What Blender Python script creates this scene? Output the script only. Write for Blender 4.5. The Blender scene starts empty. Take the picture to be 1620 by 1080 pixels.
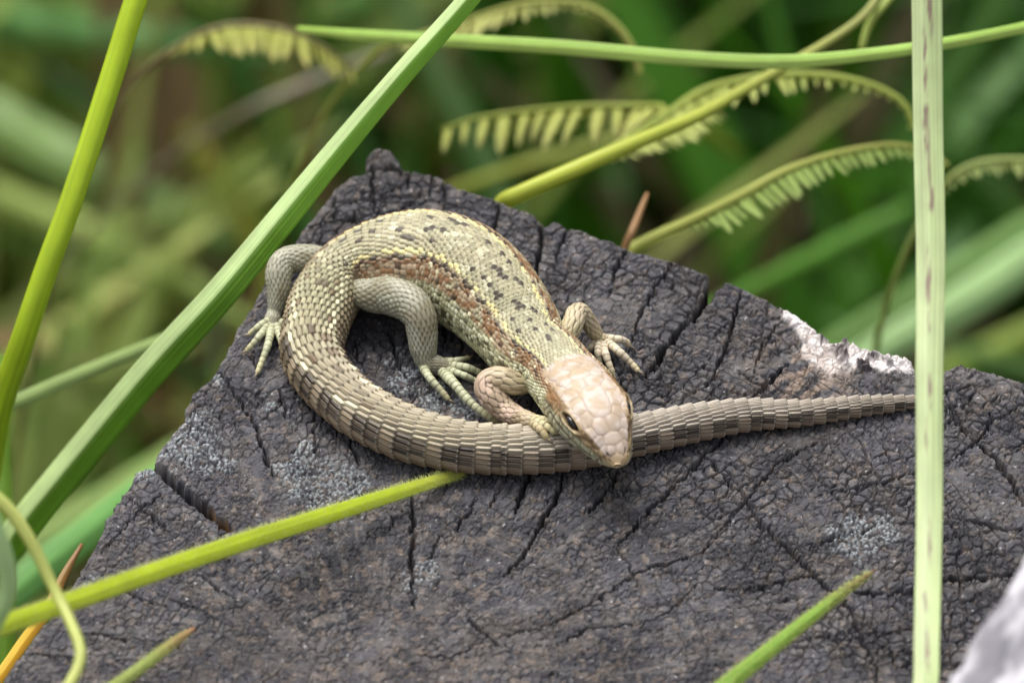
import bpy, math, random
import numpy as np
from mathutils import Vector, Matrix

# ------------------------------------------------------------------ camera, world, sun, exposure
scene = bpy.context.scene
COL = scene.collection
MM = 0.001
ELEV = math.radians(43.5)
DIST = 1000.0          # mm, camera to the middle of the post top
WIDE = 105.0           # mm, width of the view at that distance
KPX = WIDE / 1620.0 / DIST
cE, sE = math.cos(ELEV), math.sin(ELEV)
CAM = np.array([0.0, -cE, sE]) * DIST
FWD = np.array([0.0, cE, -sE]); UPV = np.array([0.0, sE, cE]); RGT = np.array([1.0, 0.0, 0.0])

cam_data = bpy.data.cameras.new('camera'); cam = bpy.data.objects.new('camera', cam_data); COL.objects.link(cam)
cam.location = Vector(CAM * MM)
cam.rotation_euler = (math.pi / 2 - ELEV, 0, 0)
cam_data.sensor_width = 36.0; cam_data.lens = 36.0 * DIST / WIDE
cam_data.clip_start = 0.01; cam_data.clip_end = 500
cam_data.dof.use_dof = True
cam_data.dof.focus_distance = 0.990
cam_data.dof.aperture_fstop = cam_data.lens / 12.0
cam_data.dof.aperture_blades = 0
scene.camera = cam

world = bpy.data.worlds.new('World'); scene.world = world; world.use_nodes = True
nt = world.node_tree; nt.nodes.clear()
SUN_EL, SUN_AZ = math.radians(62), math.radians(-25)     # azimuth from +Y towards +X
sky = nt.nodes.new('ShaderNodeTexSky'); sky.sky_type = 'NISHITA'; sky.sun_disc = False
sky.sun_elevation = SUN_EL; sky.sun_rotation = SUN_AZ
sky.air_density = 1.0; sky.dust_density = 6.0; sky.ozone_density = 1.0
hsv = nt.nodes.new('ShaderNodeHueSaturation'); hsv.inputs['Saturation'].default_value = 0.3   # cloud-white sky
bg = nt.nodes.new('ShaderNodeBackground'); bg.inputs['Strength'].default_value = 0.15
wo = nt.nodes.new('ShaderNodeOutputWorld')
nt.links.new(sky.outputs[0], hsv.inputs['Color']); nt.links.new(hsv.outputs[0], bg.inputs[0]); nt.links.new(bg.outputs[0], wo.inputs[0])
sl = bpy.data.lights.new('sun', 'SUN'); sl.energy = 1.5; sl.angle = math.radians(35); sl.color = (1.0, 0.97, 0.92)
sun = bpy.data.objects.new('sun', sl); COL.objects.link(sun)
sd = Vector((math.sin(SUN_AZ) * math.cos(SUN_EL), math.cos(SUN_AZ) * math.cos(SUN_EL), math.sin(SUN_EL)))
sun.rotation_euler = sd.to_track_quat('Z', 'Y').to_euler(); sun.location = sd * 3
scene.render.engine = 'CYCLES'
scene.view_settings.view_transform = 'Standard'; scene.view_settings.look = 'None'
scene.view_settings.exposure = 0.5; scene.view_settings.gamma = 1.0

# ------------------------------------------------------------------ helpers
def ray(px, py):
    return FWD + (px - 810.0) * KPX * RGT - (py - 540.0) * KPX * UPV
def at_z(px, py, z):                  # point seen at a pixel, z millimetres above the post top
    d = ray(px, py); t = (z - CAM[2]) / d[2]
    return CAM + d * t
def at_d(px, py, dd):                 # point seen at a pixel, dd millimetres behind the post's middle
    return CAM + ray(px, py) * (DIST + dd)
PXM = WIDE / 1620.0                   # millimetres in one photo pixel

def lin(r, g, b):
    c = np.array([r, g, b], float) / 255.0
    return np.where(c <= 0.04045, c / 12.92, ((c + 0.055) / 1.055) ** 2.4)
def sstep(a, b, x):
    t = np.clip((x - a) / (b - a), 0, 1); return t * t * (3 - 2 * t)

_tabs = {}
def tab(seed, k=0):
    key = (seed, k)
    if key not in _tabs: _tabs[key] = np.random.RandomState(seed * 17 + k * 1009 + 5).rand(256, 256)
    return _tabs[key]
def vnoise(x, y, seed=0):
    T = tab(seed); ix = np.floor(x).astype(int); iy = np.floor(y).astype(int)
    fx = x - ix; fy = y - iy; fx = fx * fx * (3 - 2 * fx); fy = fy * fy * (3 - 2 * fy)
    a = T[ix & 255, iy & 255]; b = T[(ix + 1) & 255, iy & 255]; c = T[ix & 255, (iy + 1) & 255]; d = T[(ix + 1) & 255, (iy + 1) & 255]
    return (a * (1 - fx) + b * fx) * (1 - fy) + (c * (1 - fx) + d * fx) * fy
def fbm(x, y, seed=0, o=4):
    r = 0; amp = 0.5; tot = 0
    for k in range(o):
        r = r + amp * vnoise(x * 2 ** k + 13.7 * k, y * 2 ** k + 7.1 * k, seed + k); tot += amp; amp *= 0.5
    return r / tot
def voronoi(x, y, seed=0, jit=0.9):
    JX, JY, JI = tab(seed, 1), tab(seed, 2), tab(seed, 3)
    ix = np.floor(x).astype(int); iy = np.floor(y).astype(int)
    f1 = np.full(x.shape, 9.0); f2 = np.full(x.shape, 9.0); cid = np.zeros(x.shape)
    for dx in (-1, 0, 1):
        for dy in (-1, 0, 1):
            a = (ix + dx) & 255; b = (iy + dy) & 255
            cx = ix + dx + 0.5 + (JX[a, b] - 0.5) * jit; cy = iy + dy + 0.5 + (JY[a, b] - 0.5) * jit
            d = np.hypot(x - cx, y - cy); near = d < f1
            f2 = np.where(near, f1, np.minimum(f2, d)); cid = np.where(near, JI[a, b], cid); f1 = np.where(near, d, f1)
    return f1, f2, cid

def vor_edge(x, y, seed=0, jit=0.9):      # true distance to the border between cells
    JX, JY, JI = tab(seed, 1), tab(seed, 2), tab(seed, 3)
    ix = np.floor(x).astype(int); iy = np.floor(y).astype(int); best = np.full(x.shape, 9.0); bx = np.zeros(x.shape); by = np.zeros(x.shape); cid = np.zeros(x.shape)
    K = [(dx, dy) for dx in (-1, 0, 1) for dy in (-1, 0, 1)]
    def cell(dx, dy):
        a = (ix + dx) & 255; b = (iy + dy) & 255
        return ix + dx + 0.5 + (JX[a, b] - 0.5) * jit - x, iy + dy + 0.5 + (JY[a, b] - 0.5) * jit - y, JI[a, b]
    for dx, dy in K:
        cx, cy, ci = cell(dx, dy); d = cx * cx + cy * cy; m = d < best
        best = np.where(m, d, best); bx = np.where(m, cx, bx); by = np.where(m, cy, by); cid = np.where(m, ci, cid)
    e = np.full(x.shape, 9.0)
    for dx, dy in K:
        cx, cy, ci = cell(dx, dy); qx, qy = cx - bx, cy - by; L = np.hypot(qx, qy)
        d = np.where(L > 1e-6, ((cx + bx) * qx + (cy + by) * qy) * .5 / np.maximum(L, 1e-6), 9.0); e = np.minimum(e, d)
    return e, cid

def catmull(P, n):
    P = np.asarray(P, float); t = np.arange(len(P)); out = []
    Q = np.vstack([2 * P[0] - P[1], P, 2 * P[-1] - P[-2]])
    for i in range(len(P) - 1):
        p0, p1, p2, p3 = Q[i], Q[i + 1], Q[i + 2], Q[i + 3]
        u = np.linspace(0, 1, n, endpoint=False)[:, None]
        out.append(0.5 * (2 * p1 + (p2 - p0) * u + (2 * p0 - 5 * p1 + 4 * p2 - p3) * u ** 2 + (3 * p1 - p0 - 3 * p2 + p3) * u ** 3))
    out.append(P[-1][None]); return np.vstack(out)
def resample(P, ds=None, n=None, nd=3):   # first nd columns are the position, the rest ride along
    C = catmull(P, 24); L = np.r_[0, np.cumsum(np.linalg.norm(np.diff(C[:, :nd], axis=0), axis=1))]
    m = n or max(3, int(L[-1] / ds) + 1)
    s = np.linspace(0, L[-1], m)
    return np.stack([np.interp(s, L, C[:, k]) for k in range(C.shape[1])], 1), s
def unit(v): return v / np.maximum(np.linalg.norm(v, axis=-1, keepdims=True), 1e-9)

def link_mesh(name, V, F, mat, parent=None, colors=None, smooth=True, label=None, cat=None, group=None, kind=None, origin=None):
    """V in millimetres (world), F an (n,4) or (n,3) array or list of arrays; one mesh object."""
    me = bpy.data.meshes.new(name)
    V = np.asarray(V, float) * MM
    o0 = np.zeros(3) if origin is None else np.asarray(origin, float) * MM
    V = V - o0
    Fs = F if isinstance(F, list) else [F]
    me.vertices.add(len(V)); me.vertices.foreach_set('co', V.astype(np.float32).ravel())
    idx = np.concatenate([np.asarray(f, np.int32).ravel() for f in Fs])
    cnt = np.concatenate([np.full(len(f), np.asarray(f).shape[1], np.int32) for f in Fs])
    st = np.r_[0, np.cumsum(cnt)[:-1]].astype(np.int32)
    me.loops.add(len(idx)); me.loops.foreach_set('vertex_index', idx)
    me.polygons.add(len(cnt)); me.polygons.foreach_set('loop_start', st)
    me.polygons.foreach_set('use_smooth', np.full(len(cnt), smooth))
    me.update(calc_edges=True); me.validate()
    if colors is not None:
        a = me.color_attributes.new('Col', 'FLOAT_COLOR', 'POINT')
        c = np.ones((len(V), 4), np.float32); c[:, :3] = np.clip(colors, 0, 1); a.data.foreach_set('color', c.ravel())
    me.materials.append(mat)
    o = bpy.data.objects.new(name, me); COL.objects.link(o); o.location = Vector(o0)
    if parent is not None:
        o.parent = parent; o.location = Vector(o0) - parent.location
    if label: o['label'] = label
    if cat: o['category'] = cat
    if group: o['group'] = group
    if kind: o['kind'] = kind
    return o
def thing(name, label, cat, loc=(0, 0, 0), group=None):
    o = bpy.data.objects.new(name, None); COL.objects.link(o); o.location = Vector(np.asarray(loc, float) * MM)
    o.empty_display_size = 0.01; o['label'] = label; o['category'] = cat
    if group: o['group'] = group
    return o

def grid_faces(r, c, wrap):
    i = np.arange(r - 1)[:, None]; j = np.arange(c if wrap else c - 1)[None, :]; j2 = (j + 1) % c
    return np.stack([(i * c + j), (i * c + j2), ((i + 1) * c + j2), ((i + 1) * c + j)], -1).reshape(-1, 4)

def material(name, rough=0.5, spec=0.4, bump=0.0, bscale=2000.0, trans=0.0, tint=0.0, tscale=300.0, stretch=None):
    m = bpy.data.materials.new(name); m.use_nodes = True; t = m.node_tree; b = t.nodes['Principled BSDF']
    at = t.nodes.new('ShaderNodeAttribute'); at.attribute_name = 'Col'
    tc = t.nodes.new('ShaderNodeTexCoord'); mp = t.nodes.new('ShaderNodeMapping')
    t.links.new(tc.outputs['Object'], mp.inputs[0])
    if stretch: mp.inputs['Scale'].default_value = stretch
    col = at.outputs['Color']
    if tint:
        n = t.nodes.new('ShaderNodeTexNoise'); n.inputs['Scale'].default_value = tscale; n.inputs['Detail'].default_value = 6
        r = t.nodes.new('ShaderNodeMapRange'); r.inputs['To Min'].default_value = 1 - tint; r.inputs['To Max'].default_value = 1 + tint
        mx = t.nodes.new('ShaderNodeMix'); mx.data_type = 'RGBA'; mx.blend_type = 'MULTIPLY'; mx.inputs['Factor'].default_value = 1
        t.links.new(mp.outputs[0], n.inputs['Vector']); t.links.new(n.outputs['Fac'], r.inputs[0])
        t.links.new(col, mx.inputs['A']); t.links.new(r.outputs[0], mx.inputs['B']); col = mx.outputs['Result']
    t.links.new(col, b.inputs['Base Color'])
    b.inputs['Roughness'].default_value = rough; b.inputs['Specular IOR Level'].default_value = spec
    if bump:
        n = t.nodes.new('ShaderNodeTexNoise'); n.inputs['Scale'].default_value = bscale; n.inputs['Detail'].default_value = 4
        bp = t.nodes.new('ShaderNodeBump'); bp.inputs['Distance'].default_value = bump * MM; bp.inputs['Strength'].default_value = 0.8
        t.links.new(mp.outputs[0], n.inputs['Vector']); t.links.new(n.outputs['Fac'], bp.inputs['Height']); t.links.new(bp.outputs[0], b.inputs['Normal'])
    if trans:
        tr = t.nodes.new('ShaderNodeBsdfTranslucent'); ms = t.nodes.new('ShaderNodeMixShader'); ms.inputs[0].default_value = trans
        t.links.new(col, tr.inputs[0]); t.links.new(b.outputs[0], ms.inputs[1]); t.links.new(tr.outputs[0], ms.inputs[2])
        t.links.new(ms.outputs[0], t.nodes['Material Output'].inputs[0])
    return m
M_SKIN = material('scaly_skin', 0.42, 0.35, 0.012, 6000, tint=0.10, tscale=2500)
M_WOOD = material('charred_weathered_wood', 0.82, 0.22, 0.05, 5000, tint=0.5, tscale=1500)
M_PALE = material('silvery_weathered_wood', 0.8, 0.2, 0.15, 400, tint=0.2, tscale=120, stretch=(1, 1, 1))
M_BLADE = material('grass_blade', 0.38, 0.35, 0.02, 900, trans=0.3, tint=0.16, tscale=350)
M_LEAF = material('fern_leaf', 0.5, 0.3, 0.03, 700, trans=0.4, tint=0.2, tscale=90)
M_UNDER = material('undergrowth_leaf', 0.45, 0.35, 0.0, 500, trans=0.3)
M_SOIL = material('leaf_litter_soil', 0.95, 0.1, 2.0, 80, tint=0.5, tscale=30)
M_CLAW = material('claw_horn', 0.35, 0.5)
M_EYE = material('eye_gloss', 0.08, 0.6)
EYEC = lin(22, 16, 14)

# ------------------------------------------------------------------ ground
GROUND_Z = -430.0
def make_ground():
    g = np.r_[-200000, -60000, -15000, -4000, -1500, np.linspace(-900, 900, 91), 1500, 4000, 15000, 60000, 200000]
    X, Y = np.meshgrid(g, g, indexing='ij')
    near = np.exp(-(np.hypot(X, Y) / 1500) ** 2)
    Z = GROUND_Z + (fbm(X / 120, Y / 120, 3, 4) - 0.5) * 40 * near
    n = fbm(X / 60, Y / 60, 8, 3)
    c = lin(92, 72, 52)[None, None] * (1 - n[..., None]) + lin(60, 62, 30)[None, None] * n[..., None]
    link_mesh('ground', np.stack([X, Y, Z], -1).reshape(-1, 3), grid_faces(len(g), len(g), False)[:, ::-1], M_SOIL, colors=c.reshape(-1, 3), kind='structure')
make_ground()

# ------------------------------------------------------------------ the wooden post
EDGE_PX = [(0,1075),(20,1040),(60,985),(95,930),(125,890),(140,860),(165,810),(190,770),(215,728),(240,722),(250,700),(290,650),(300,615),
 (330,590),(360,540),(375,505),(400,470),(415,440),(440,405),(460,385),(480,350),(505,320),(530,285),(555,268),(575,264),(580,243),(600,235),(625,243),(643,261),
 (650,262),(690,264),(705,275),(720,285),(760,295),(790,305),(830,322),(850,330),(862,345),(875,335),(900,345),(940,362),(975,372),(1000,385),
 (1060,402),(1095,412),(1124,424),(1118,444),(1104,474),(1093,496),(1098,498),(1115,475),(1133,446),(1148,432),(1180,445),(1215,462),(1240,475),(1260,488),
 (1290,500),(1310,515),(1316,525),(1345,525),(1385,535),(1420,550),(1445,562),(1450,580),(1480,585),(1497,572),(1520,564),(1560,575),(1620,595)]
edge = np.array([at_z(x, y, 0)[:2] for x, y in EDGE_PX])
apex = at_z(600, 245, 0)[:2]
dl = unit(edge[0] - apex); dr = unit(edge[-1] - apex)
SIDE = 95.0
cl, cr = apex + dl * SIDE, apex + dr * SIDE
POLY = np.vstack([edge, cr, apex + (dl + dr) * SIDE, cl])
PITH = at_z(590, 1078, 0)[:2]

CRACKS = [  # photo pixels, half-width mm, depth mm
 ([(655,745),(652,800),(655,860),(650,905),(655,960)], .16, 1.8),
 ([(842,742),(828,775),(815,808)], .2, 1.8),
 ([(893,742),(880,785),(850,840),(818,890),(800,908)], .16, 1.6),
 ([(978,742),(958,780),(930,812)], .18, 1.6),
 ([(1170,668),(1120,715),(1060,775),(1000,835),(975,860)], .17, 1.8),
 ([(975,862),(1002,900),(1008,925)], .08, .9),
 ([(1290,700),(1225,735),(1110,870),(1010,900),(930,955),(860,990),(785,1012)], .12, 1.0),
 ([(1105,712),(1125,728),(1145,752),(1175,782),(1205,825),(1250,870),(1285,905),(1325,940),(1350,975),(1360,1010),(1385,1050),(1388,1080)], .16, 1.7),
 ([(1500,735),(1450,748),(1390,762),(1290,780)], .13, 1.1),
 ([(1620,836),(1590,838),(1500,812)], .15, 1.3),
 ([(1620,905),(1560,912),(1500,915),(1440,935),(1365,936),(1350,930)], .25, 2.2),
 ([(1300,905),(1240,915),(1200,925),(1130,928)], .15, 1.4),
 ([(1350,838),(1310,852),(1280,868)], .15, 1.4),
 ([(855,345),(858,380),(850,425),(846,450)], .22, 2.4),
 ([(905,345),(888,380),(878,425)], .12, 1.3),
 ([(998,382),(985,400),(968,440)], .17, 1.8),
 ([(1093,496),(1060,540),(1040,570),(1022,595)], .28, 3.0),
 ([(1062,408),(1040,450),(1010,500),(1000,540)], .13, 1.4),
 ([(1175,455),(1160,500),(1148,550),(1120,610)], .16, 1.5),
 ([(1235,505),(1205,545),(1192,590)], .1, 1.0),
 ([(1220,460),(1210,490)], .12, 1.2),
 ([(1245,575),(1210,610),(1190,628)], .15, 1.2),
 ([(1165,585),(1195,605),(1215,612)], .1, .9),
 ([(1330,470),(1290,510),(1240,515)], .1, .8),
 ([(1570,650),(1560,680),(1545,700),(1520,675),(1500,640)], .15, 1.4),
 ([(1545,700),(1580,730),(1605,770),(1620,800)], .22, 2.0),
 ([(1545,700),(1500,730),(1450,745)], .1, .9),
 ([(590,262),(590,300),(596,345)], .14, 1.6),
 ([(648,262),(645,300)], .16, 1.5), ([(688,266),(680,310)], .12, 1.2),
 ([(705,275),(705,330)], .14, 1.4), ([(790,308),(785,345),(780,380)], .18, 1.6),
 ([(528,300),(530,345)], .12, 1.2),
 ([(480,352),(560,345),(640,330),(650,320)], .13, 1.2),
 ([(500,315),(560,318),(630,310),(700,318),(770,338),(850,348)], .12, 1.1),
 ([(575,264),(610,268),(643,262)], .2, 1.8),
 ([(560,330),(565,360)], .14, 1.4),
 ([(240,722),(270,752),(300,780),(335,808),(365,835)], .30, 3.0),
 ([(347,582),(365,610),(390,650),(405,680),(420,720),(430,750)], .14, 1.5),
 ([(395,560),(410,585)], .12, 1.2), ([(440,620),(455,660)], .15, 1.5), ([(560,540),(566,575)], .1, 1.1),
 ([(615,520),(628,560),(640,600)], .16, 1.6), ([(705,500),(702,545)], .2, 1.5), ([(655,600),(664,640)], .1, 1.0),
 ([(715,690),(735,740)], .16, 1.5), ([(550,690),(568,735)], .16, 1.5),
 ([(160,860),(190,830),(230,790),(255,770)], .1, .9), ([(130,900),(170,925),(230,950),(265,960)], .12, 1.1),
 ([(195,770),(230,800),(270,835)], .12, 1.2),
 ([(35,1030),(80,1035),(140,1040)], .13, 1.1),
 ([(660,1035),(720,1040),(760,1020)], .1, .8), ([(740,980),(785,1020)], .13, 1.2),
 ([(880,1020),(930,990),(1000,985)], .12, 1.0), ([(1240,1000),(1330,1010),(1350,1010)], .1, .9),
 ([(960,560),(985,605),(1000,640)], .12, 1.2), ([(930,450),(915,500)], .08, .8),
 ([(1100,925),(1060,960),(1010,990)], .09, .8), ([(1480,985),(1400,1000),(1360,1000)], .09, .8),
]
def seg_dist(X, Y, a, b):
    d = b - a; L2 = d @ d; t = np.clip(((X - a[0]) * d[0] + (Y - a[1]) * d[1]) / L2, 0, 1)
    return np.hypot(X - a[0] - t * d[0], Y - a[1] - t * d[1]), t
def inside(X, Y, P):
    r = np.zeros(X.shape, bool); j = len(P) - 1
    for i in range(len(P)):
        (xi, yi), (xj, yj) = P[i], P[j]
        if yi != yj:
            r ^= ((yi > Y) != (yj > Y)) & (X < (xj - xi) * (Y - yi) / (yj - yi) + xi)
        j = i
    return r
def blob(X, Y, px, py, r, z=0, asp=1.0):
    p = at_z(px, py, z); return np.exp(-(((X - p[0]) / (r * PXM)) ** 2 + ((Y - p[1]) / (r * PXM * asp / sE)) ** 2))

def make_post():
    g = 0.096
    lo, hi = POLY.min(0) - 1, POLY.max(0) + 1
    xs = np.r_[np.arange(lo[0], -56, 0.9), np.arange(-56, 56, g), np.arange(56, hi[0], 0.9)]
    ys = np.r_[np.arange(lo[1], -53, 0.9), np.arange(-53, hi[1], g)]
    X, Y = np.meshgrid(xs, ys, indexing='ij')
    sd = np.full(X.shape, 99.0); E = np.vstack([POLY, POLY[:1]])
    wob = (fbm(X / 0.9, Y / 0.9, 40, 3) - 0.5) * 0.55
    for a, b in zip(E[:-1], E[1:]):
        m = (X > min(a[0], b[0]) - 4) & (X < max(a[0], b[0]) + 4) & (Y > min(a[1], b[1]) - 4) & (Y < max(a[1], b[1]) + 4)
        if m.any(): sd[m] = np.minimum(sd[m], seg_dist(X[m], Y[m], a, b)[0])
    ins = inside(X, Y, POLY)
    sd = np.where(ins, sd, -sd) + wob
    keep = sd > 0
    fk = keep[:-1, :-1] & keep[1:, :-1] & keep[:-1, 1:] & keep[1:, 1:]
    used = np.zeros(X.shape, bool)
    used[:-1, :-1] |= fk; used[1:, :-1] |= fk; used[:-1, 1:] |= fk; used[1:, 1:] |= fk
    x, y, s = X[used], Y[used], sd[used]
    # growth rings round the pith
    dx, dy = x - PITH[0], y - PITH[1]
    R = np.hypot(dx, dy) + (fbm(x / 14, y / 14, 50, 3) - 0.5) * 4.5
    PH = np.arctan2(dx, dy)
    Rm = R + (fbm(x / 2.0, y / 2.0, 52, 2) - .5) * 0.5
    ringw = 1.95
    rr = Rm / ringw; rf = rr - np.floor(rr); rid = np.floor(rr).astype(int)
    rnd = tab(61)[rid & 255, 0]
    outer = sstep(22, 48, R)                       # sound wood near the pith, deeply crazed further out
    h = (fbm(x / 11, y / 11, 54, 3) - .5) * 0.9 + (fbm(x / 3, y / 3, 55, 3) - .5) * 0.25
    h += 0.10 * (rf - .5) * (0.5 + outer)
    # blocks: radial checks and splits along the rings
    px_, py_ = Rm / 1.55, PH * 40 / 1.15
    warp = (fbm(x / .8, y / .8, 57, 2) - .5)
    e, bid = vor_edge(px_ + warp * .35, py_ + warp * .35, 12, 0.8)
    amt = sstep(.36, .60, fbm(x / 5, y / 5, 58, 3))
    wv = .6 + .9 * fbm(x / .9, y / .9, 56, 2)
    g1 = (1 - sstep(0.025, 0.085, e / wv)) * (0.10 + 0.55 * amt) * (.35 + .75 * outer)
    # ring splits
    tang = np.minimum(rf, 1 - rf) * ringw
    tsel = sstep(.45, .62, fbm(PH * 9, rid * 7.3, 59, 2)) * sstep(.25, .6, rnd)
    g2 = (1 - sstep(0.04, 0.13, tang)) * tsel * (0.35 + .8 * outer)
    # fine crazing
    w2 = fbm(x / .45, y / .45, 63, 2) - .5
    e2, cid = vor_edge(x / .92 + w2 * .55, y / 1.05 + w2 * .55 + 7, 13, 0.95)
    vis = sstep(.34, .56, fbm(x / 1.6, y / 1.6, 64, 3))
    crz = (1 - sstep(0.03, 0.10, e2 / (.55 + .8 * fbm(x / .8, y / .8, 65, 2)))) * (0.04 + 0.38 * vis)
    e3, cid3 = vor_edge(x / .52 + w2 * .4 + 31, y / .58 + w2 * .4, 14, 0.95)
    crz = np.maximum(crz, (1 - sstep(0.05, 0.15, e3)) * .20 * sstep(.48, .60, fbm(x / 1.3 + 5, y / 1.3, 62, 3)))
    h -= np.maximum(np.maximum(g1, g2), crz)
    h += (bid - .5) * 0.09 * outer + (cid - .5) * 0.03
    h += (fbm(x / .28, y / .28, 66, 2) - .5) * 0.045
    # the large cracks
    crk = np.zeros(x.shape); cw = (fbm(x / .7, y / .7, 67, 3) - .5) * 0.9
    cx2 = x + cw; cy2 = y + (fbm(x / .7 + 9, y / .7, 68, 3) - .5) * 0.9
    rs = np.random.RandomState(4)
    for pts, hw, dep in CRACKS:
        q = np.array([at_z(a, b, 0)[:2] for a, b in pts]); n = len(q) - 1
        for k in range(n):
            a, b = q[k], q[k + 1]
            m = (x > min(a[0], b[0]) - 2) & (x < max(a[0], b[0]) + 2) & (y > min(a[1], b[1]) - 2) & (y < max(a[1], b[1]) + 2)
            if not m.any(): continue
            d, t = seg_dist(cx2[m], cy2[m], a, b); f = (k + t) / n
            ww = hw * (0.55 + 0.6 * np.sin(np.pi * np.clip(f * .9 + .08, 0, 1)))
            crk[m] = np.maximum(crk[m], dep * (1 - sstep(ww * .55, ww * 1.5, d)))
    h -= crk
    # random extra checks along the radius
    for k in range(70):
        ph = rs.uniform(-1.6, 1.6); r0 = rs.uniform(14, 80); ln = rs.uniform(2, 7)
        a = PITH + r0 * np.array([math.sin(ph), math.cos(ph)]); b = PITH + (r0 + ln) * np.array([math.sin(ph + rs.uniform(-.04, .04)), math.cos(ph)])
        m = (x > min(a[0], b[0]) - 1.5) & (x < max(a[0], b[0]) + 1.5) & (y > min(a[1], b[1]) - 1.5) & (y < max(a[1], b[1]) + 1.5)
        if m.any():
            d, t = seg_dist(cx2[m], cy2[m], a, b); w = .11 * np.sin(np.pi * np.clip(t, .05, .95))
            h[m] -= .9 * (1 - sstep(w * .5, w * 1.6, d))
    # weathered rim
    h -= 0.9 * np.exp(-s / 0.35) + 0.35 * np.exp(-s / 2.5) * (1 + fbm(x / 2, y / 2, 69, 2))
    # lower left slab has sunk a little; the broken pale edge on the right slopes away
    P = lambda a, b: at_z(a, b, 0)[:2]
    slab = np.array([P(215, 726), P(245, 722), P(300, 778), P(368, 836), P(330, 860), P(200, 900), P(60, 985)])
    h -= 0.55 * inside(x, y, np.vstack([slab, slab[:1]])) * 1.0
    pale = np.clip(.9 * blob(x, y, 1258, 494, 24) + .85 * blob(x, y, 1300, 540, 34) + 1.3 * blob(x, y, 1385, 542, 56, asp=.5) + 1.2 * blob(x, y, 1422, 560, 34, asp=.7) + .30 * blob(x, y, 1320, 590, 60, asp=.9), 0, 1)
    pn = fbm(PH * 62, R / 2.6, 70, 4); pale = sstep(.30, .50, pale * (.30 + 1.15 * pn)); h += (pn - .5) * .8 * np.clip(blob(x, y, 1360, 550, 90, asp=.7), 0, 1)
    chips = sstep(.58, .7, fbm(x / 1.1 + 4, y / 1.1, 71, 3)) * np.clip(blob(x, y, 1300, 510, 30) + blob(x, y, 1345, 555, 34) + blob(x, y, 1385, 580, 30), 0, 1)
    h -= 0.9 * np.clip(blob(x, y, 1385, 528, 60, asp=.6) + blob(x, y, 1300, 500, 30), 0, 1)
    h += chips * 0.9 + pale * .12
    h += 1.3 * blob(x, y, 605, 247, 26, asp=.7)
    # lichen crust
    lich = np.zeros(x.shape)
    for a, b, r, w in ((300,690,55,1),(340,730,40,.7),(480,745,50,.9),(520,770,60,.8),(560,760,30,.9),(640,600,30,.9),(625,560,25,.7),(690,640,45,.9),(730,655,30,.9),(1350,850,38,1),(1400,838,30,.8),(675,905,24,1),(650,925,24,.6),(560,580,20,.5),(430,640,26,.5),(1010,375,18,.9),(345,600,16,.7),(230,735,22,.8),(165,800,20,.5),(140,905,14,.7)):
        lich = np.maximum(lich, w * blob(x, y, a, b, r))
    lf1, lf2, lid = voronoi(x / .40, y / .46, 21, 0.95)
    ln_ = fbm(x / 1.1, y / 1.1, 72, 4)
    lm = sstep(.49, .62, lich * .64 + ln_ * .52) * sstep(.48, .30, lf1) * (lid > .2)
    h += lm * (0.03 + .09 * np.sqrt(np.clip(1 - (lf1 / .4) ** 2, 0, 1)))
    # colours
    base = lin(72, 71, 75)[None]; brown = lin(98, 91, 86)[None]; grey = lin(128, 124, 122)[None]
    n1 = fbm(x / 5, y / 5, 75, 4)[:, None]; n2 = fbm(x / .5, y / .5, 76, 3)[:, None]
    c = base * (0.60 + .75 * n1) * (.62 + .75 * n2)
    zone = fbm(x / 9 + 2, y / 9, 83, 3)[:, None]; c = c * (.55 + .9 * zone)
    ash = sstep(.5, .75, fbm(PH * 26, R / 5, 84, 4))[:, None] * .35; c = c * (1 - ash) + grey * (.5 + .7 * n2) * ash
    late = (sstep(.75, .95, rf) * (0.3 + .7 * rnd) * (1 - outer))[:, None]
    tan = sstep(.52, .74, fbm(x / 1.6, y / 1.6, 77, 4) + .10 * (1 - sstep(8, 34, R)) + .22 * late[:, 0] * sstep(34, 24, R))[:, None]
    c = c * (1 - .5 * tan) + brown * (.6 + .7 * n2) * .5 * tan
    spot = sstep(.66, .76, fbm(x / .7, y / .7, 78, 3) + .04 * (1 - sstep(10, 40, R)))[:, None] * .35
    c = c * (1 - spot) + lin(136, 120, 106)[None] * spot
    speck = (sstep(.72, .8, fbm(x / .4, y / .4, 79, 2)) * .35)[:, None]; c = c * (1 - speck) + grey * speck
    vs = voronoi(x / 1.9, y / 1.9, 23, 1.0); spk2 = ((vs[0] < .015 + .06 * vs[2] ** 3))[:, None] * (.3 + .5 * n1); c = c * (1 - spk2) + lin(190, 188, 188)[None] * spk2
    tb = np.clip(blob(x, y, 360, 820, 30) * 1.3, 0, 1)[:, None] * (crk[:, None] > .2); c = c * (1 - tb) + lin(125, 92, 55)[None] * tb
    rim = (np.exp(-s / .5) * .45 * fbm(x / 1.2, y / 1.2, 80, 3))[:, None]; c = c * (1 - rim) + lin(165, 158, 152)[None] * rim
    pc = lin(226, 220, 218)[None] * (.75 + .4 * n2); pw = (pale * .92)[:, None]; c = c * (1 - pw) + pc * pw
    warm = np.clip(.6 * blob(x, y, 1280, 590, 70) * sstep(.4, .6, pn), 0, 1)[:, None]; c = c * (1 - warm) + lin(165, 145, 128)[None] * warm
    ch = np.clip(chips, 0, 1)[:, None]; c = c * (1 - ch) + lin(80, 72, 74)[None] * ch
    lc = lin(160, 167, 170)[None] * (.7 + .5 * lid[:, None]); lw = lm[:, None] * (.35 + .6 * n1); c = c * (1 - lw) + lc * lw
    V = np.stack([x, y, h], 1)
    num = np.full(X.shape, -1); num[used] = np.arange(used.sum())
    F = np.stack([num[:-1, :-1][fk], num[1:, :-1][fk], num[1:, 1:][fk], num[:-1, 1:][fk]], 1)
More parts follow.
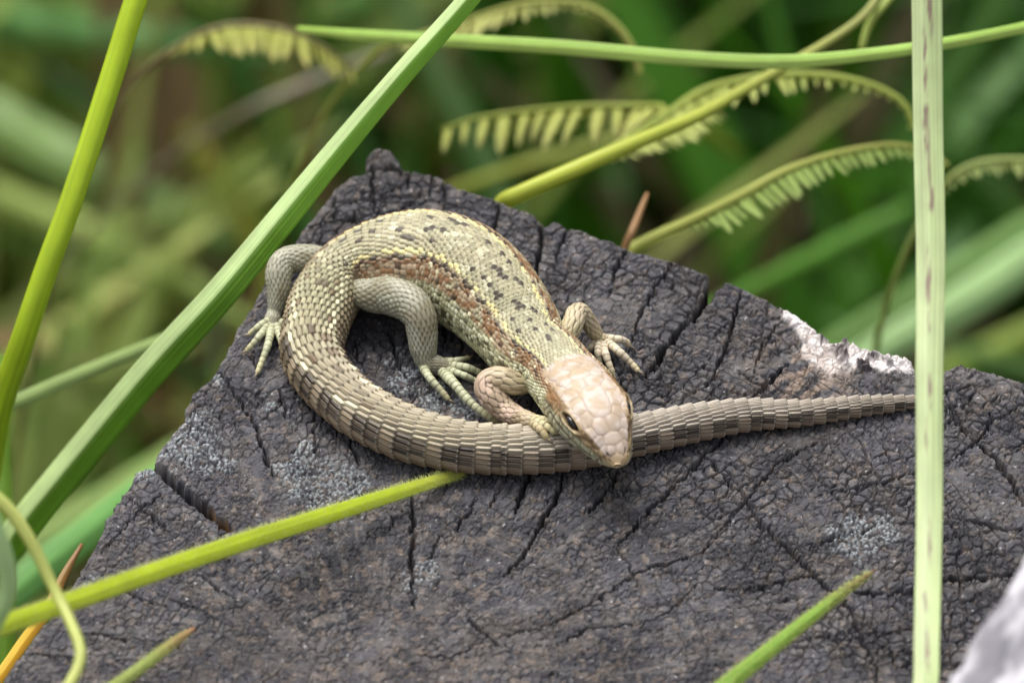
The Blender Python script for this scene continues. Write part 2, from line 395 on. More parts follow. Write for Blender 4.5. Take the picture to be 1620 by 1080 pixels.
    # sides: the outline carried down to the ground
    Ed = np.vstack([F[:, [0, 1]], F[:, [1, 2]], F[:, [2, 3]], F[:, [3, 0]]])
    key = Ed[:, 0].astype(np.int64) * len(V) + Ed[:, 1]; rev = Ed[:, 1].astype(np.int64) * len(V) + Ed[:, 0]
    B = Ed[~np.isin(key, rev)]
    bv = np.unique(B); loc = np.full(len(V), -1); loc[bv] = np.arange(len(bv))
    lv = [-1.5, -3, -5, -8, -14, -25, -45, -80, -140, -230, GROUND_Z - 30]
    allV, allC, Fs = [V], [c], [F]; prev = bv; off = len(V)
    cen = POLY[-3:].mean(0) * .5 + apex * .5
    for k, z in enumerate(lv):
        W = V[bv].copy(); inw = unit(cen[None] - W[:, :2]); am = 0.5 * (fbm(W[:, 0] / .8, W[:, 1] / .8 + z * .02, 81, 3) - .3)
        W[:, :2] += inw * am[:, None]; W[:, 2] = z + (V[bv, 2] if k == 0 else 0)
        n = fbm(W[:, 0] / .6, W[:, 1] / .6, 82, 2)[:, None]
        allV.append(W); allC.append(base * (.6 + .9 * n))
        new = np.arange(len(bv)) + off
        a, b = prev[loc[B[:, 0]]], prev[loc[B[:, 1]]]; a2, b2 = new[loc[B[:, 0]]], new[loc[B[:, 1]]]
        Fs.append(np.stack([b, a, a2, b2], 1)); prev = new; off += len(bv)
    link_mesh('wooden_post', np.vstack(allV), np.vstack(Fs), M_WOOD, colors=np.vstack(allC),
              label='square charred dark grey wooden post with cracked end grain under the lizard', cat='post')
    return
make_post()

# ------------------------------------------------------------------ the lizard
LV, LF, LC = [], [], []; LOFF = [0]
def add_grid(P, C, cap0=True, cap1=True):
    r, c = P.shape[:2]; V = P.reshape(-1, 3); o = LOFF[0]
    LV.append(V); LC.append(C.reshape(-1, 3)); LF.append(grid_faces(r, c, True)[:, ::-1] + o); n = len(V); LOFF[0] += n
    for row, flip in ((0, False), (r - 1, True)):
        LV.append(P[row].mean(0)[None]); LC.append(C[row].mean(0)[None]); ci = LOFF[0]; LOFF[0] += 1
        j = np.arange(c); ring = o + row * c + j; nx = o + row * c + (j + 1) % c
        f = np.stack([np.full(c, ci), nx, ring], 1) if flip else np.stack([np.full(c, ci), ring, nx], 1)
        LT.append(f[:, ::-1])
LT = []
def grid_normals(P):
    dS = np.gradient(P, axis=0); dT = (np.roll(P, -1, 1) - np.roll(P, 1, 1)) * .5
    n = unit(np.cross(dS, dT)); c = P.mean(1, keepdims=True)
    return n * np.where(np.sum(n * (P - c), -1, keepdims=True).mean() < 0, -1, 1)
def imbricate(Rg, ang, N, ov=.35, p=2.0):
    i = np.floor(Rg); u = Rg - i
    def loc(ii):
        w = ang * N + .5 * (ii % 2); j = np.floor(w); return j, w - j - .5
    j0, v0 = loc(i); j1, v1 = loc(i - 1)
    e1 = ov * (1 - (2 * np.abs(v1)) ** p); pr = u < e1
    I = np.where(pr, i - 1, i); J = np.where(pr, j1, j0); V = np.where(pr, v1, v0); U = np.where(pr, u + 1, u)
    rear = 1 + ov * (1 - (2 * np.abs(V)) ** p) - U
    return I, J, U / (1 + ov), V, rear
def hsh(I, J, k=0): return tab(90 + k)[I.astype(int) & 255, J.astype(int) & 255]
def mixc(c, d, w): w = np.clip(w, 0, 1)[..., None]; return c * (1 - w) + d * w

ST = [  # px, py, width px, z of centre mm, height/width top, height/width bottom
 (977,737,12,6.0,.8,.8),(975,726,46,6.1,.72,.75),(966,706,74,6.45,.72,.70),(953,681,103,6.9,.70,.66),(938,653,126,7.0,.68,.64),(917,625,124,6.5,.72,.70),
 (897,603,116,5.9,.80,.80),(873,577,116,5.3,.85,.86),(839,553,128,4.7,.88,.9),(817,521,142,4.5,.9,.9),(795,491,154,4.7,.9,.92),(765,459,167,4.9,.9,.9),
 (730,434,176,5.0,.9,.88),(692,420,178,5.0,.9,.88),(650,415,172,4.9,.9,.88),(603,417,150,4.5,.9,.88),(562,427,126,3.9,.9,.88),(532,448,110,3.4,.92,.9),
 (509,485,104,3.2,.95,.92),(498,520,99,3.1,.97,.95),(493,550,97,3.05,1,.95),(502,580,93,2.9,1,.95),(520,605,89,2.8,1,.95),(544,628,86,2.7,1,.95),(572,650,85,2.65,1,.95),
 (632,681,83,2.6,1,.95),(688,698,79,2.5,1,.95),(746,708,75,2.38,1,.95),(820,711,73,2.3,1,.95),(880,709,70,2.2,1,.95),(940,702,66,2.1,1,.95),(1002,689,61,1.95,1,.95),
 (1058,677,58,1.85,1,.95),(1108,667,55,1.75,1,.95),(1185,656,47,1.5,1,.95),(1269,653,37,1.2,1,.95),(1365,642,28,.95,1,.95),(1452,635,16,.6,1,.95),(1492,632,5,.35,1,1)]
EYES = []; CLAWS = []
def make_body():
    pts = []
    for x, y, w, z, bt, bb in ST:
        p = at_z(x, y, z); a = w * .5 * PXM; pts.append([*p, a, a * bt, a * bb])
    C, s = resample(np.array(pts), ds=0.115); n = len(C); ncol = 288
    HEADL = 13.2
    T = unit(np.gradient(C[:, :3], axis=0))
    for _ in range(6): T = unit(np.vstack([T[:1], (T[:-2] + 2 * T[1:-1] + T[2:]) / 4, T[-1:]]))
    UPW = np.array([0, 0, 1.0]); U = unit(UPW - T * (T @ UPW)[:, None]); S = unit(np.cross(T, U))
    th = np.linspace(-np.pi, np.pi, ncol, endpoint=False)[None, :]
    sh = sstep(HEADL + 1, HEADL - 4, s)[:, None]                       # 1 on the head
    ex = 2.0 / (2.15 + .45 * sh)
    sx = np.sign(np.sin(th)) * np.abs(np.sin(th)) ** ex; cy = np.sign(np.cos(th)) * np.abs(np.cos(th)) ** ex
    a = C[:, 3:4]; b = np.where(cy > 0, C[:, 4:5], C[:, 5:6])
    # jaws and cheeks: the head is widest below mid height, the muzzle slopes in above
    un = np.clip(s / HEADL, 0, 1.3)[:, None]
    wid = 1 - sh * .16 * np.clip(cy, 0, 1) ** 1.0
    wid = wid * (1 - sh * .10 * sstep(-.35, -.75, cy))
    P = C[:, None, :3] + S[:, None] * (a * sx * wid)[..., None] + U[:, None] * (b * cy)[..., None]
    NR = grid_normals(P)
    deg = np.degrees(np.abs(th)) * np.ones_like(s)[:, None]; sgn = np.sign(th) * np.ones_like(s)[:, None]
    S2 = s[:, None] * np.ones_like(th); ang = (th / (2 * np.pi) + .5) * np.ones_like(S2)
    VENT = float(np.interp(1, [1, 2], [1, 1])) and s[np.argmin(np.hypot(C[:, 0] - at_z(520, 465, 3.3)[0], C[:, 1] - at_z(520, 465, 3.3)[1]) + (s < 30) * 99)]
    END = s[-1]
    # ring lengths along the body
    Lr = np.interp(s, [0, HEADL, HEADL + 4, VENT - 14, VENT, VENT + 8, VENT + 20, VENT + 45, END], [.5, .5, .54, .57, .74, 1.1, 1.5, 1.55, 1.1])
    RG = np.cumsum(np.r_[0, np.diff(s)] / Lr)[:, None] * np.ones_like(th)
    RG = RG + (vnoise(ang * 14, RG * .35, 7) - .5) * .35 * sstep(VENT + 4, VENT - 6, S2)
    Nn = np.select([S2 < HEADL + 6, S2 < VENT - 3, S2 < VENT + 9, S2 < VENT + 34, S2 < VENT + 60], [58, 56, 32, 28, 26], 20).astype(float)
    tail = sstep(VENT - 5, VENT + 3, S2)
    ov = .42 - .18 * tail
    I, J, Ux, V, rear = imbricate(RG, ang, Nn, ov, 2.0 + 2 * tail)
    r1, r2, r3 = hsh(I, J, 0), hsh(I, J, 1), hsh(I, J, 2)
    sc_s = np.interp(I + .5, RG[:, ncol // 2], s)                       # where each scale sits
    sc_t = (J + .5 - .5 * (I % 2)) / Nn - .5; sdeg = np.abs(sc_t) * 360
    flank = sstep(38, 48, deg) * (1 - tail) * sstep(HEADL, HEADL + 3, S2)
    lift = .20 - .03 * tail
    hs = lift * (Ux - .5) + .06 * (1 - (2 * V) ** 2) + .05 * np.clip(1 - np.abs(V) * 6, 0, 1) * Ux - .13 * sstep(.34, .5, np.abs(V)) - .14 * sstep(.12, 0, rear)
    hs += tail * .09 * np.clip(1 - np.abs(V) * 5, 0, 1) * (.4 + Ux)
    # beads on the flank and neck
    bx, by = RG * 1.0, ang * Nn
    f1, f2, bid = voronoi(bx, by + 0 * bx, 31, .55)
    hb = .20 * np.sqrt(np.clip(1 - (f1 / .72) ** 2, 0, 1)) - .16
    h = hs * (1 - flank) + hb * flank
    # ---------------- head shields
    un2 = S2 / HEADL; vn = th / (np.pi / 2) * np.ones_like(S2)
    sites = []
    def site(k, u, v, w=0.0, mirror=True):
        sites.append((k * 2, u, v, w))
        if mirror and v != 0: sites.append((k * 2 + 1, u, -v, w))
    site(0, .02, 0); site(1, .10, .20); site(2, .17, 0); site(3, .29, .14)
    for u in (.40, .47, .54): site(4, u, 0)
    site(5, .36, .38); site(6, .455, .40); site(6, .49, .38); site(7, .59, .36)
    site(8, .66, .13); site(9, .78, 0); site(10, .91, 0)
    for u, v in ((.76, .30), (.84, .24), (.90, .34), (.95, .22)): site(11, u, v)
    site(12, .19, .48); site(13, .27, .52); site(14, .11, .5)
    for k, u in enumerate((.05, .14, .23, .33, .44, .55, .66)): site(20 + k, u, .98 - .04 * k * (k < 3))
    for k, u in enumerate((.08, .2, .33, .46, .6)): site(30 + k, u, 1.28)
    for k, u in enumerate((.37, .42, .47, .52)): site(40 + k, u, .58)
    for k in range(42):
        rs = np.random.RandomState(300 + k); site(50 + k, .60 + .5 * rs.rand(), .50 + .75 * rs.rand())
    for k in range(26):
        rs = np.random.RandomState(400 + k); site(110 + k, .05 + 1.0 * rs.rand(), 1.4 + .6 * rs.rand())
    hm = s < HEADL + 2.5; hu, hv = un2[hm] * HEADL, vn[hm] * np.maximum(C[hm, 3:4] * 1.15, 1.2)
    ids = np.array([q[0] for q in sites]); su = np.array([q[1] for q in sites]) * HEADL
    sv = np.array([q[2] for q in sites]) * np.maximum(np.interp(su, s, C[:, 3]) * 1.15, 1.2)
    D1 = np.full(hu.shape, 99.0); D2 = np.full(hu.shape, 99.0); ID = np.full(hu.shape, -1)
    for k in range(len(ids)):
        d = np.hypot(hu - su[k], hv - sv[k]); same = ids[k] == ID; closer = d < D1
        D2 = np.where(closer & ~same, D1, np.where(~closer & ~same, np.minimum(D2, d), D2))
        ID = np.where(closer, ids[k], ID); D1 = np.where(closer, d, D1)
    e = D2 - D1; groove = 1 - sstep(.02, .20, e)
    prnd = tab(95)[ID & 255, 3]
    hh = -.06 * groove + .03 * sstep(.1, .7, e)
    # mouth line, eye, ear, nostril
    av = np.abs(vn[hm]); uu = un2[hm]
    mv = 1.0 + .04 * np.sin(uu * 7); mouth = np.exp(-((av - mv) / .022) ** 2) * sstep(.72, .66, uu) * sstep(.0, .03, uu)
    hh -= .16 * mouth
    EU, EV = .415, .70
    ed = np.hypot((uu - EU) / .085, (av - EV) / .10)
    hh += .28 * np.exp(-((ed - 1.25) / .35) ** 2) - .55 * sstep(1.05, .6, ed)
    hh += .16 * np.exp(-(((av - .52) / .07) ** 2)) * sstep(.12, .3, uu) * sstep(.66, .56, uu)      # brow ridge
    nd = np.hypot((uu - .075) / .016, (av - .42) / .06); hh -= .2 * np.exp(-nd ** 2)
    eard = np.hypot((uu - .88) / .05, (av - .92) / .09); hh -= .22 * np.exp(-eard ** 2)
    wH = sstep(HEADL + .9, HEADL - .3, S2[hm])
    wH = np.where(av > .55, sstep(HEADL - 1.6, HEADL - 3.2, S2[hm] - 0 * av) , wH)
    h[hm] = hh * wH + h[hm] * (1 - wH)
    h = h * np.interp(s, [0, .6, END - 6, END], [.3, 1, 1, .3])[:, None]
    # ---------------- colour, scale by scale
    olive = lin(168, 159, 127); pale = lin(206, 203, 172); dark = lin(50, 40, 36); brown = lin(138, 100, 66); cream = lin(232, 222, 184); yellow = lin(240, 224, 156); skin = lin(78, 68, 46)
    dd = np.where(flank > .5, deg, sdeg); ss = np.where(flank > .5, S2, sc_s); q1 = np.where(flank > .5, bid, r1)
    q2 = np.where(flank > .5, tab(97)[(bid * 255).astype(int), 7], r2)
    c = np.ones(S2.shape + (3,)) * olive
    c = c * (0.80 + .42 * q1)[..., None]
    c = mixc(c, lin(152, 158, 130), .4 * fbm(ss / 6, dd / 40, 33, 2))
    c = mixc(c, pale, (q2 > .86) * .55)
    nb = fbm(ss / 1.5, sc_t * 40, 34, 2)
    # dark flecks: along the spine and in two broken rows either side, pale specks behind them
    row = np.maximum(np.exp(-(dd / 5.5) ** 2), .85 * np.exp(-((dd - 17) / 5.0) ** 2))
    fl = row * sstep(.46, .60, vnoise(ss / .95, np.floor(sc_t * 40) * 3.3 + np.floor(ss / 2.6) * .37, 35)) * sstep(HEADL + 1, HEADL + 5, ss)
    c = mixc(c, dark, np.where(fl * (.12 + .88 * q1) > .33, .9, 0) * (1 - flank))
    c = mixc(c, cream, np.where((row > .3) & (q2 > .95), .5, 0) * (1 - flank))
    body = (1 - tail)
    line = 31 + 3 * np.sin(ss * .45) * 0
    yl = np.exp(-((dd - line) / 3.0) ** 2); c = mixc(c, yellow, np.where(yl > .42, .8, 0) * body * np.where(vnoise(ss / .8, ss * 0 + 3, 36) > .40, 1, .2))
    bk = (dd > line + 3.5) & (dd < line + 9) & (vnoise(ss / .8, ss * 0 + 9 + dd // 4, 37) > .52)
    band = sstep(line + 3, line + 6, dd) * sstep(72, 58, dd)
    patch = fbm(ss / 1.3, dd / 9, 38, 3)
    c = mixc(c, brown * .95, band * sstep(.30, .48, patch + .12 * q1) * .95 * body)
    c = mixc(c, lin(178, 160, 132), band * (q2 > .62) * .7 * body)
    c = mixc(c, dark, np.where((band > .5) & (q1 < .07), .8, 0) * body)
    c = mixc(c, cream, np.where((band > .5) & (q1 > .95), .85, 0) * body)
    c = mixc(c, dark, np.where(bk, .85, 0) * body)
    low = sstep(60, 70, dd) * body
    c = mixc(c, lin(186, 186, 146), low * .8); c = mixc(c, lin(226, 224, 190), low * (q2 > .62) * .85); c = mixc(c, lin(72, 66, 46), low * (q1 < .16) * .85)
    c = mixc(c, lin(214, 206, 160), sstep(112, 128, dd) * .8)
    # hip: the band turns dark
    hip = np.exp(-((ss - VENT + 3.5) / 4.5) ** 2); c = mixc(c, lin(78, 52, 34), hip * np.exp(-((dd - 42) / 11) ** 2) * (q1 > .25) * .95)
    # tail
    ts = (ss - VENT)
    tcol = lin(160, 149, 124) * np.ones_like(c); tcol = mixc(tcol, lin(160, 156, 124), sstep(16, 2, ts)); tcol = mixc(tcol, lin(166, 156, 142), sstep(26, 46, ts)); tcol = tcol * (.85 + .3 * r1)[..., None]
    streak = vnoise(ang * Nn * 5, RG * .8, 39); tcol = tcol * (.78 + .44 * streak)[..., None]; tcol = mixc(tcol, lin(84, 72, 54), sstep(.40, .47, np.abs(V)) * sstep(50, 40, sdeg) * .65)
    alt = ((I.astype(int) % 3) != 0) * 1.0
    db = np.exp(-((sdeg - 72) / 24) ** 2); tcol = mixc(tcol, lin(128, 106, 82), sstep(46, 60, sdeg) * .65)
    tcol = mixc(tcol, lin(104, 80, 60), sstep(88, 112, sdeg) * .55)
    tcol = mixc(tcol, lin(38, 27, 20), np.where(db > .4, 1, 0) * (.6 + .4 * r2) * np.where(alt > 0, 1, .12) * sstep(2, 9, ts))
    tcol = mixc(tcol, cream, np.where((np.abs(sdeg - 40) < 8) & (r3 > .72), .75, 0) * sstep(30, 16, ts))
    tcol = mixc(tcol, lin(92, 66, 44), np.where((np.abs(sdeg - 28) < 9) & (r3 < .30), .75, 0) * sstep(26, 14, ts))
    tcol = mixc(tcol, lin(70, 52, 44), np.where((sdeg < 8) & (r2 < .35), .75, 0) * sstep(24, 12, ts))
    tcol = mixc(tcol, lin(206, 190, 164), .75 * sstep(.38, .45, np.abs(V)) * (sdeg > 46) * sstep(8, 16, ts))
    tcol = mixc(tcol, lin(222, 214, 196), .5 * sstep(.16, .06, rear) * sstep(.02, .06, rear) * sstep(10, 18, ts))
    c = mixc(c, tcol, tail)
    edge_ = np.maximum(sstep(.36, .48, np.abs(V)) * (1 - .8 * sstep(8, 16, ts)), sstep(.15, .04, rear) * (1 - .55 * sstep(2, 12, ts))) * (1 - flank)
    c = mixc(c, skin, edge_ * .85); c = mixc(c, skin * .9, flank * sstep(.2, .0, f2 - f1) * .8)
    # head colour
    hc = lin(178, 161, 144) * np.ones(hu.shape + (3,)); hc = hc * (.9 + .2 * prnd)[..., None]
    hn = fbm(hu / .7, hv / .7, 41, 4); hc = mixc(hc, lin(198, 184, 174), sstep(.42, .72, hn) * .7); hc = mixc(hc, lin(172, 148, 110), sstep(.58, .36, hn) * .5 * sstep(.1, .6, uu))
    side = sstep(.50, .58, av); hc = mixc(hc, lin(164, 142, 100), side * .85)
    hc = mixc(hc, lin(104, 74, 48), np.exp(-((av - .66) / .08) ** 2) * sstep(.12, .2, uu) * .85)
    hc = mixc(hc, lin(150, 108, 66), np.exp(-((av - .72) / .16) ** 2) * sstep(.55, .75, uu) * .75)
    hc = mixc(hc, lin(180, 180, 150), sstep(.82, .90, av) * .85); hc = mixc(hc, lin(92, 84, 62), np.exp(-((av - .86) / .025) ** 2) * sstep(.1, .2, uu) * (hn > .42) * .8)
    hc = mixc(hc, lin(70, 58, 44), mouth * .9); hc = mixc(hc, lin(202, 200, 166), sstep(1.35, 1.6, av))
    hc = mixc(hc, lin(190, 162, 120), sstep(.10, .02, uu) * .7)
    hc = mixc(hc, lin(130, 100, 70), groove * (.10 + .35 * hn)); hc = mixc(hc, lin(62, 54, 40), groove * sstep(.78, .86, av) * sstep(1.4, 1.3, av) * .75); hc = mixc(hc, lin(84, 66, 46), sstep(.60, .68, fbm(hu / .35, hv / .35, 43, 2)) * side * .6)
    hc = mixc(hc, lin(196, 184, 140), np.exp(-((ed - 1.2) / .08) ** 2) * .5); hc = mixc(hc, lin(34, 26, 22), sstep(1.0, .8, ed))
    hc = mixc(hc, lin(60, 44, 36), np.exp(-nd ** 2) * .8)
    c[hm] = c[hm] * (1 - wH[..., None]) + hc * wH[..., None]
    Q = P + NR * h[..., None]
    # where a body rests it is pressed flat
    Q[..., 2] = np.where(Q[..., 2] < .12, .12 + (Q[..., 2] - .12) * .1, Q[..., 2])
    add_grid(Q, c)
    for sg in (-1, 1):
        i = int(np.argmin(np.abs(s - EU * HEADL))); j = int(np.argmin(np.abs(th[0] - sg * EV * np.pi / 2)))
        EYES.append((P[i, j], NR[i, j], T[i]))
make_body()

def leg(pts, scale=.52, n_col=112, col=(158, 156, 136), colE=(86, 78, 58), seed=0, big=None, bigcol=None, tipcol=None):
    L = []
    for x, y, z, r in pts: p = at_z(x, y, z); L.append([*p, r * PXM])
    C, s = resample(np.array(L), ds=.12); n = len(C); T = unit(np.gradient(C[:, :3], axis=0))
    U = np.zeros((n, 3)); u = np.array([0, 0, 1.0]); u = unit(u - T[0] * (u @ T[0]))
    for i in range(n): u = unit(u - T[i] * (u @ T[i])); U[i] = u
    S = np.cross(T, U); th = np.linspace(-np.pi, np.pi, n_col, endpoint=False)[None]
    P = C[:, None, :3] + C[:, None, 3:4] * (S[:, None] * np.sin(th)[..., None] + U[:, None] * np.cos(th)[..., None])
    N = grid_normals(P); S2 = s[:, None] * np.ones_like(th); ang = (th / (2 * np.pi) + .5) * np.ones_like(S2)
    sc = scale * (np.ones_like(s) if big is None else np.interp(s / s[-1], [0, .3, .6, 1], big))
    RG = np.cumsum(np.r_[0, np.diff(s)] / sc)[:, None] * np.ones_like(th)
    Nn = max(10, round(2 * np.pi * np.median(C[:, 3]) / (np.median(sc) * 1.05)))
    I, J, Ux, V, rear = imbricate(RG + (vnoise(ang * 9, RG * .5, 5 + seed) - .5) * .4, ang, Nn, .5, 1.3)
    h = .10 * (Ux - .4) + .05 * (1 - (2 * V) ** 2) - .12 * sstep(.32, .5, np.abs(V)) - .11 * sstep(.16, 0, rear)
    h *= np.interp(s, [0, 1, s[-1] - 1.2, s[-1]], [1, 1, .7, .4])[:, None]
    r1, r2 = hsh(I, J, 3 + seed), hsh(I, J, 4)
    c = lin(*col) * np.ones(S2.shape + (3,)) * (.86 + .28 * r1)[..., None]
    if bigcol: c = mixc(c, lin(*bigcol), np.interp(s / s[-1], [0, .25, .35, .75, .85, 1], [.1, .5, 1, 1, .6, .4])[:, None] * (.7 + .3 * r2))
    blot = fbm(S2 / 1.8, ang * 7, 44 + seed, 2); c = mixc(c, lin(120, 108, 78), sstep(.58, .7, blot) * .5)
    c = mixc(c, lin(*colE), np.maximum(sstep(.36, .5, np.abs(V)), sstep(.18, .03, rear)) * .85)
    Q = P + N * h[..., None]; Q[..., 2] = np.maximum(Q[..., 2], .10)
    add_grid(Q, c)

def toe(pts, r0, r1, col=(178, 180, 148), claw=True, n_col=26):
    """pts: px, py, z mm from the foot to the toe tip"""
    L = [[*at_z(x, y, z), 0] for x, y, z in pts]; L = np.array(L); L[:, 3] = np.linspace(r0, r1, len(L)) * PXM
    C, s = resample(L, ds=.085); n = len(C); T = unit(np.gradient(C[:, :3], axis=0)); U0 = np.array([0, 0, 1.0])
    U = unit(U0 - T * (T @ U0)[:, None]); S = np.cross(T, U); th = np.linspace(-np.pi, np.pi, n_col, endpoint=False)[None]
    ring = s / .62; rf = ring - np.floor(ring)
    rad = C[:, 3] * (1 + .04 * np.sin(np.pi * rf) + .07 * rf - .05 * (rf < .12)); rad[-1] *= .6
    knuck = 1 + .10 * np.exp(-(((s / s[-1]) % .36 - .18) / .06) ** 2); rad = rad * knuck
    P = C[:, None, :3] + rad[:, None, None] * (S[:, None] * np.sin(th)[..., None] + U[:, None] * np.cos(th)[..., None])
    rid = np.floor(ring).astype(int); c = lin(*col) * np.ones(P.shape) * (.85 + .3 * tab(98)[rid & 255, 2])[:, None, None]
    c = mixc(c, lin(98, 92, 64), ((rf < .14) | (rf > .93))[:, None] * np.ones_like(th) * .6)
    c = mixc(c, lin(206, 192, 138), sstep(.6, 1, s / s[-1])[:, None] * np.ones_like(th) * .5)
    P[..., 2] = np.maximum(P[..., 2], .05)
    add_grid(P, c)
    if claw: CLAWS.append((C[-1, :3].copy(), T[-1].copy(), C[-1, 3]))

# hind leg on the inside of the curl
leg([(566,458,4.0,22),(588,466,4.7,27),(616,467,5.3,30.5),(645,478,5.6,30),(663,499,5.2,26.5),(668,525,3.9,24),(670,553,2.4,21),(674,570,1.5,16),(690,577,1.1,15),(706,583,.85,13),(718,588,.7,8)], .50)
toe([(700,572,1.1),(722,570,1.5),(742,566,.6)], 6.0, 3.6)
toe([(708,578,1.1),(735,580,1.7),(757,588,1.0),(770,592,.4)], 6.5, 3.6)
toe([(708,585,1.1),(730,592,1.6),(752,602,.9),(764,607,.4)], 6.0, 3.6)
toe([(700,588,1.2),(718,606,2.0),(745,637,1.5),(776,661,.8),(790,668,.4)], 8.5, 4.0)
toe([(668,578,1.2),(680,598,1.7),(697,617,1.1),(710,632,.4)], 7.0, 3.8)
# hind leg on the outside
leg([(530,425,3.4,24),(500,412,3.9,23),(472,409,4.3,22),(450,415,4.3,21.5),(441,433,3.8,21),(441,456,2.8,19),(438,478,1.8,14.5),(434,494,1.1,11),(431,506,.9,12.5),(430,516,.7,9)], .50, seed=1)
toe([(430,504,1.0),(412,514,1.4),(394,529,.4)], 6.0, 3.8)
toe([(426,512,1.0),(410,532,1.5),(399,545,1.0),(390,555,.4)], 6.0, 3.6)
toe([(430,516,1.0),(424,545,1.6),(415,570,1.0),(407,590,.4)], 6.5, 3.6)
toe([(437,514,1.0),(446,540,1.3),(456,572,.8),(466,600,.4)], 6.5, 3.8)
toe([(444,508,1.0),(458,520,1.1),(470,530,.4)], 6.0, 3.8)
# fore leg on the inside, its hand resting on the tail
PINK = (206, 178, 160)
leg([(835,604,4.4,17),(815,606,4.8,18.5),(795,600,5.0,19.5),(778,602,4.7,20),(771,613,4.2,20.5),(782,631,3.6,21),(800,648,3.1,18),(820,659,3.5,15),(838,665,4.3,13),(853,669,4.6,10)], .95, 96, col=(170,160,120), seed=2, big=[.75, 1.0, 1.0, .6], bigcol=PINK)
toe([(842,664,4.8),(862,673,5.2),(880,684,4.9)], 7.5, 4.5, col=(190,180,140))
toe([(842,668,4.8),(856,680,5.1),(866,694,4.5)], 6.5, 4.2, col=(182,166,128))
toe([(838,661,4.6),(862,664,5.1),(884,672,4.9)], 6.5, 4.2, col=(190,180,140))
# fore leg on the outside
leg([(878,548,4.2,17),(893,535,4.6,17),(905,515,5.1,16.5),(911,497,5.1,15.5),(919,494,4.6,14),(930,508,3.4,13.5),(940,524,2.0,12),(946,533,1.3,10),(953,539,1.0,11.5),(960,544,.8,8)], .95, 88, col=(168,158,116), seed=3, big=[.9, 1.1, .8, .6], bigcol=(196,180,152))
W2 = (204, 190, 166)
toe([(957,535,1.1),(976,536,1.6),(990,540,.9),(995,547,.35)], 6.5, 4.0, col=W2)
toe([(960,541,1.1),(978,555,1.8),(996,572,1.0),(1010,587,.4)], 7.0, 4.0, col=W2)
toe([(954,544,1.1),(958,560,1.7),(964,577,1.2),(970,593,.4)], 6.5, 4.0, col=W2)
toe([(947,541,1.1),(946,555,1.6),(948,572,.8),(950,582,.4)], 6.0, 4.0, col=W2)
toe([(944,535,1.0),(936,548,1.1),(930,556,.4)], 5.5, 4.0, col=W2)

lizard = thing('lizard', 'olive brown speckled lizard curled on the dark post, chin resting on its own tail', 'lizard', (0, 0, 0))
link_mesh('body', np.vstack(LV), [np.vstack(LF), np.vstack(LT)], M_SKIN, lizard, np.vstack(LC))

def eye_mesh():
    n, m = 20, 32; t = np.linspace(0.02, np.pi - .02, n)[:, None]; f = np.linspace(0, 2 * np.pi, m, endpoint=False)[None]
    V = np.stack([np.sin(t) * np.cos(f), np.sin(t) * np.sin(f), np.cos(t) * np.ones_like(f)], -1)
    c = np.where((t * np.ones_like(f))[..., None] < .62, lin(8, 7, 8), lin(40, 26, 18)) ; return V.reshape(-1, 3), grid_faces(n, m, True), c.reshape(-1, 3)
for p, nrm, tt in EYES:
    V, F, c = eye_mesh(); z = unit(nrm); x = unit(tt - z * (tt @ z)); y = np.cross(z, x)
    V = V[:, :1] * x * .95 + V[:, 1:2] * y * .46 + V[:, 2:] * z * .55
    link_mesh('eye', V + p - z * .28, F[:, ::-1], M_EYE, lizard, c, origin=p)
for p, t, r in CLAWS:
    k = np.linspace(0, 1, 8); d = unit(np.array([t[0], t[1], t[2] * .3])); n_col = 8; th = np.linspace(0, 2 * np.pi, n_col, endpoint=False)
    Cc = p + d[None] * (k * .95)[:, None] + np.array([0, 0, 1.0])[None] * (.16 * np.sin(k * 2.6) - .12 * k)[:, None]
    sd_ = unit(np.cross(d, [0, 0, 1.0])); rr = (r * .62 * (1 - k) ** .8 + .015)
    V = Cc[:, None] + rr[:, None, None] * (sd_ * np.cos(th)[:, None] + np.array([0, 0, 1.0]) * np.sin(th)[:, None])[None]
    V[..., 2] = np.maximum(V[..., 2], .03)
    cc = lin(150, 132, 104) * (1 - k[:, None]) + lin(52, 46, 48) * k[:, None]
    link_mesh('claw', V.reshape(-1, 3), grid_faces(8, n_col, True), M_CLAW, lizard, np.repeat(cc, n_col, 0), origin=p)

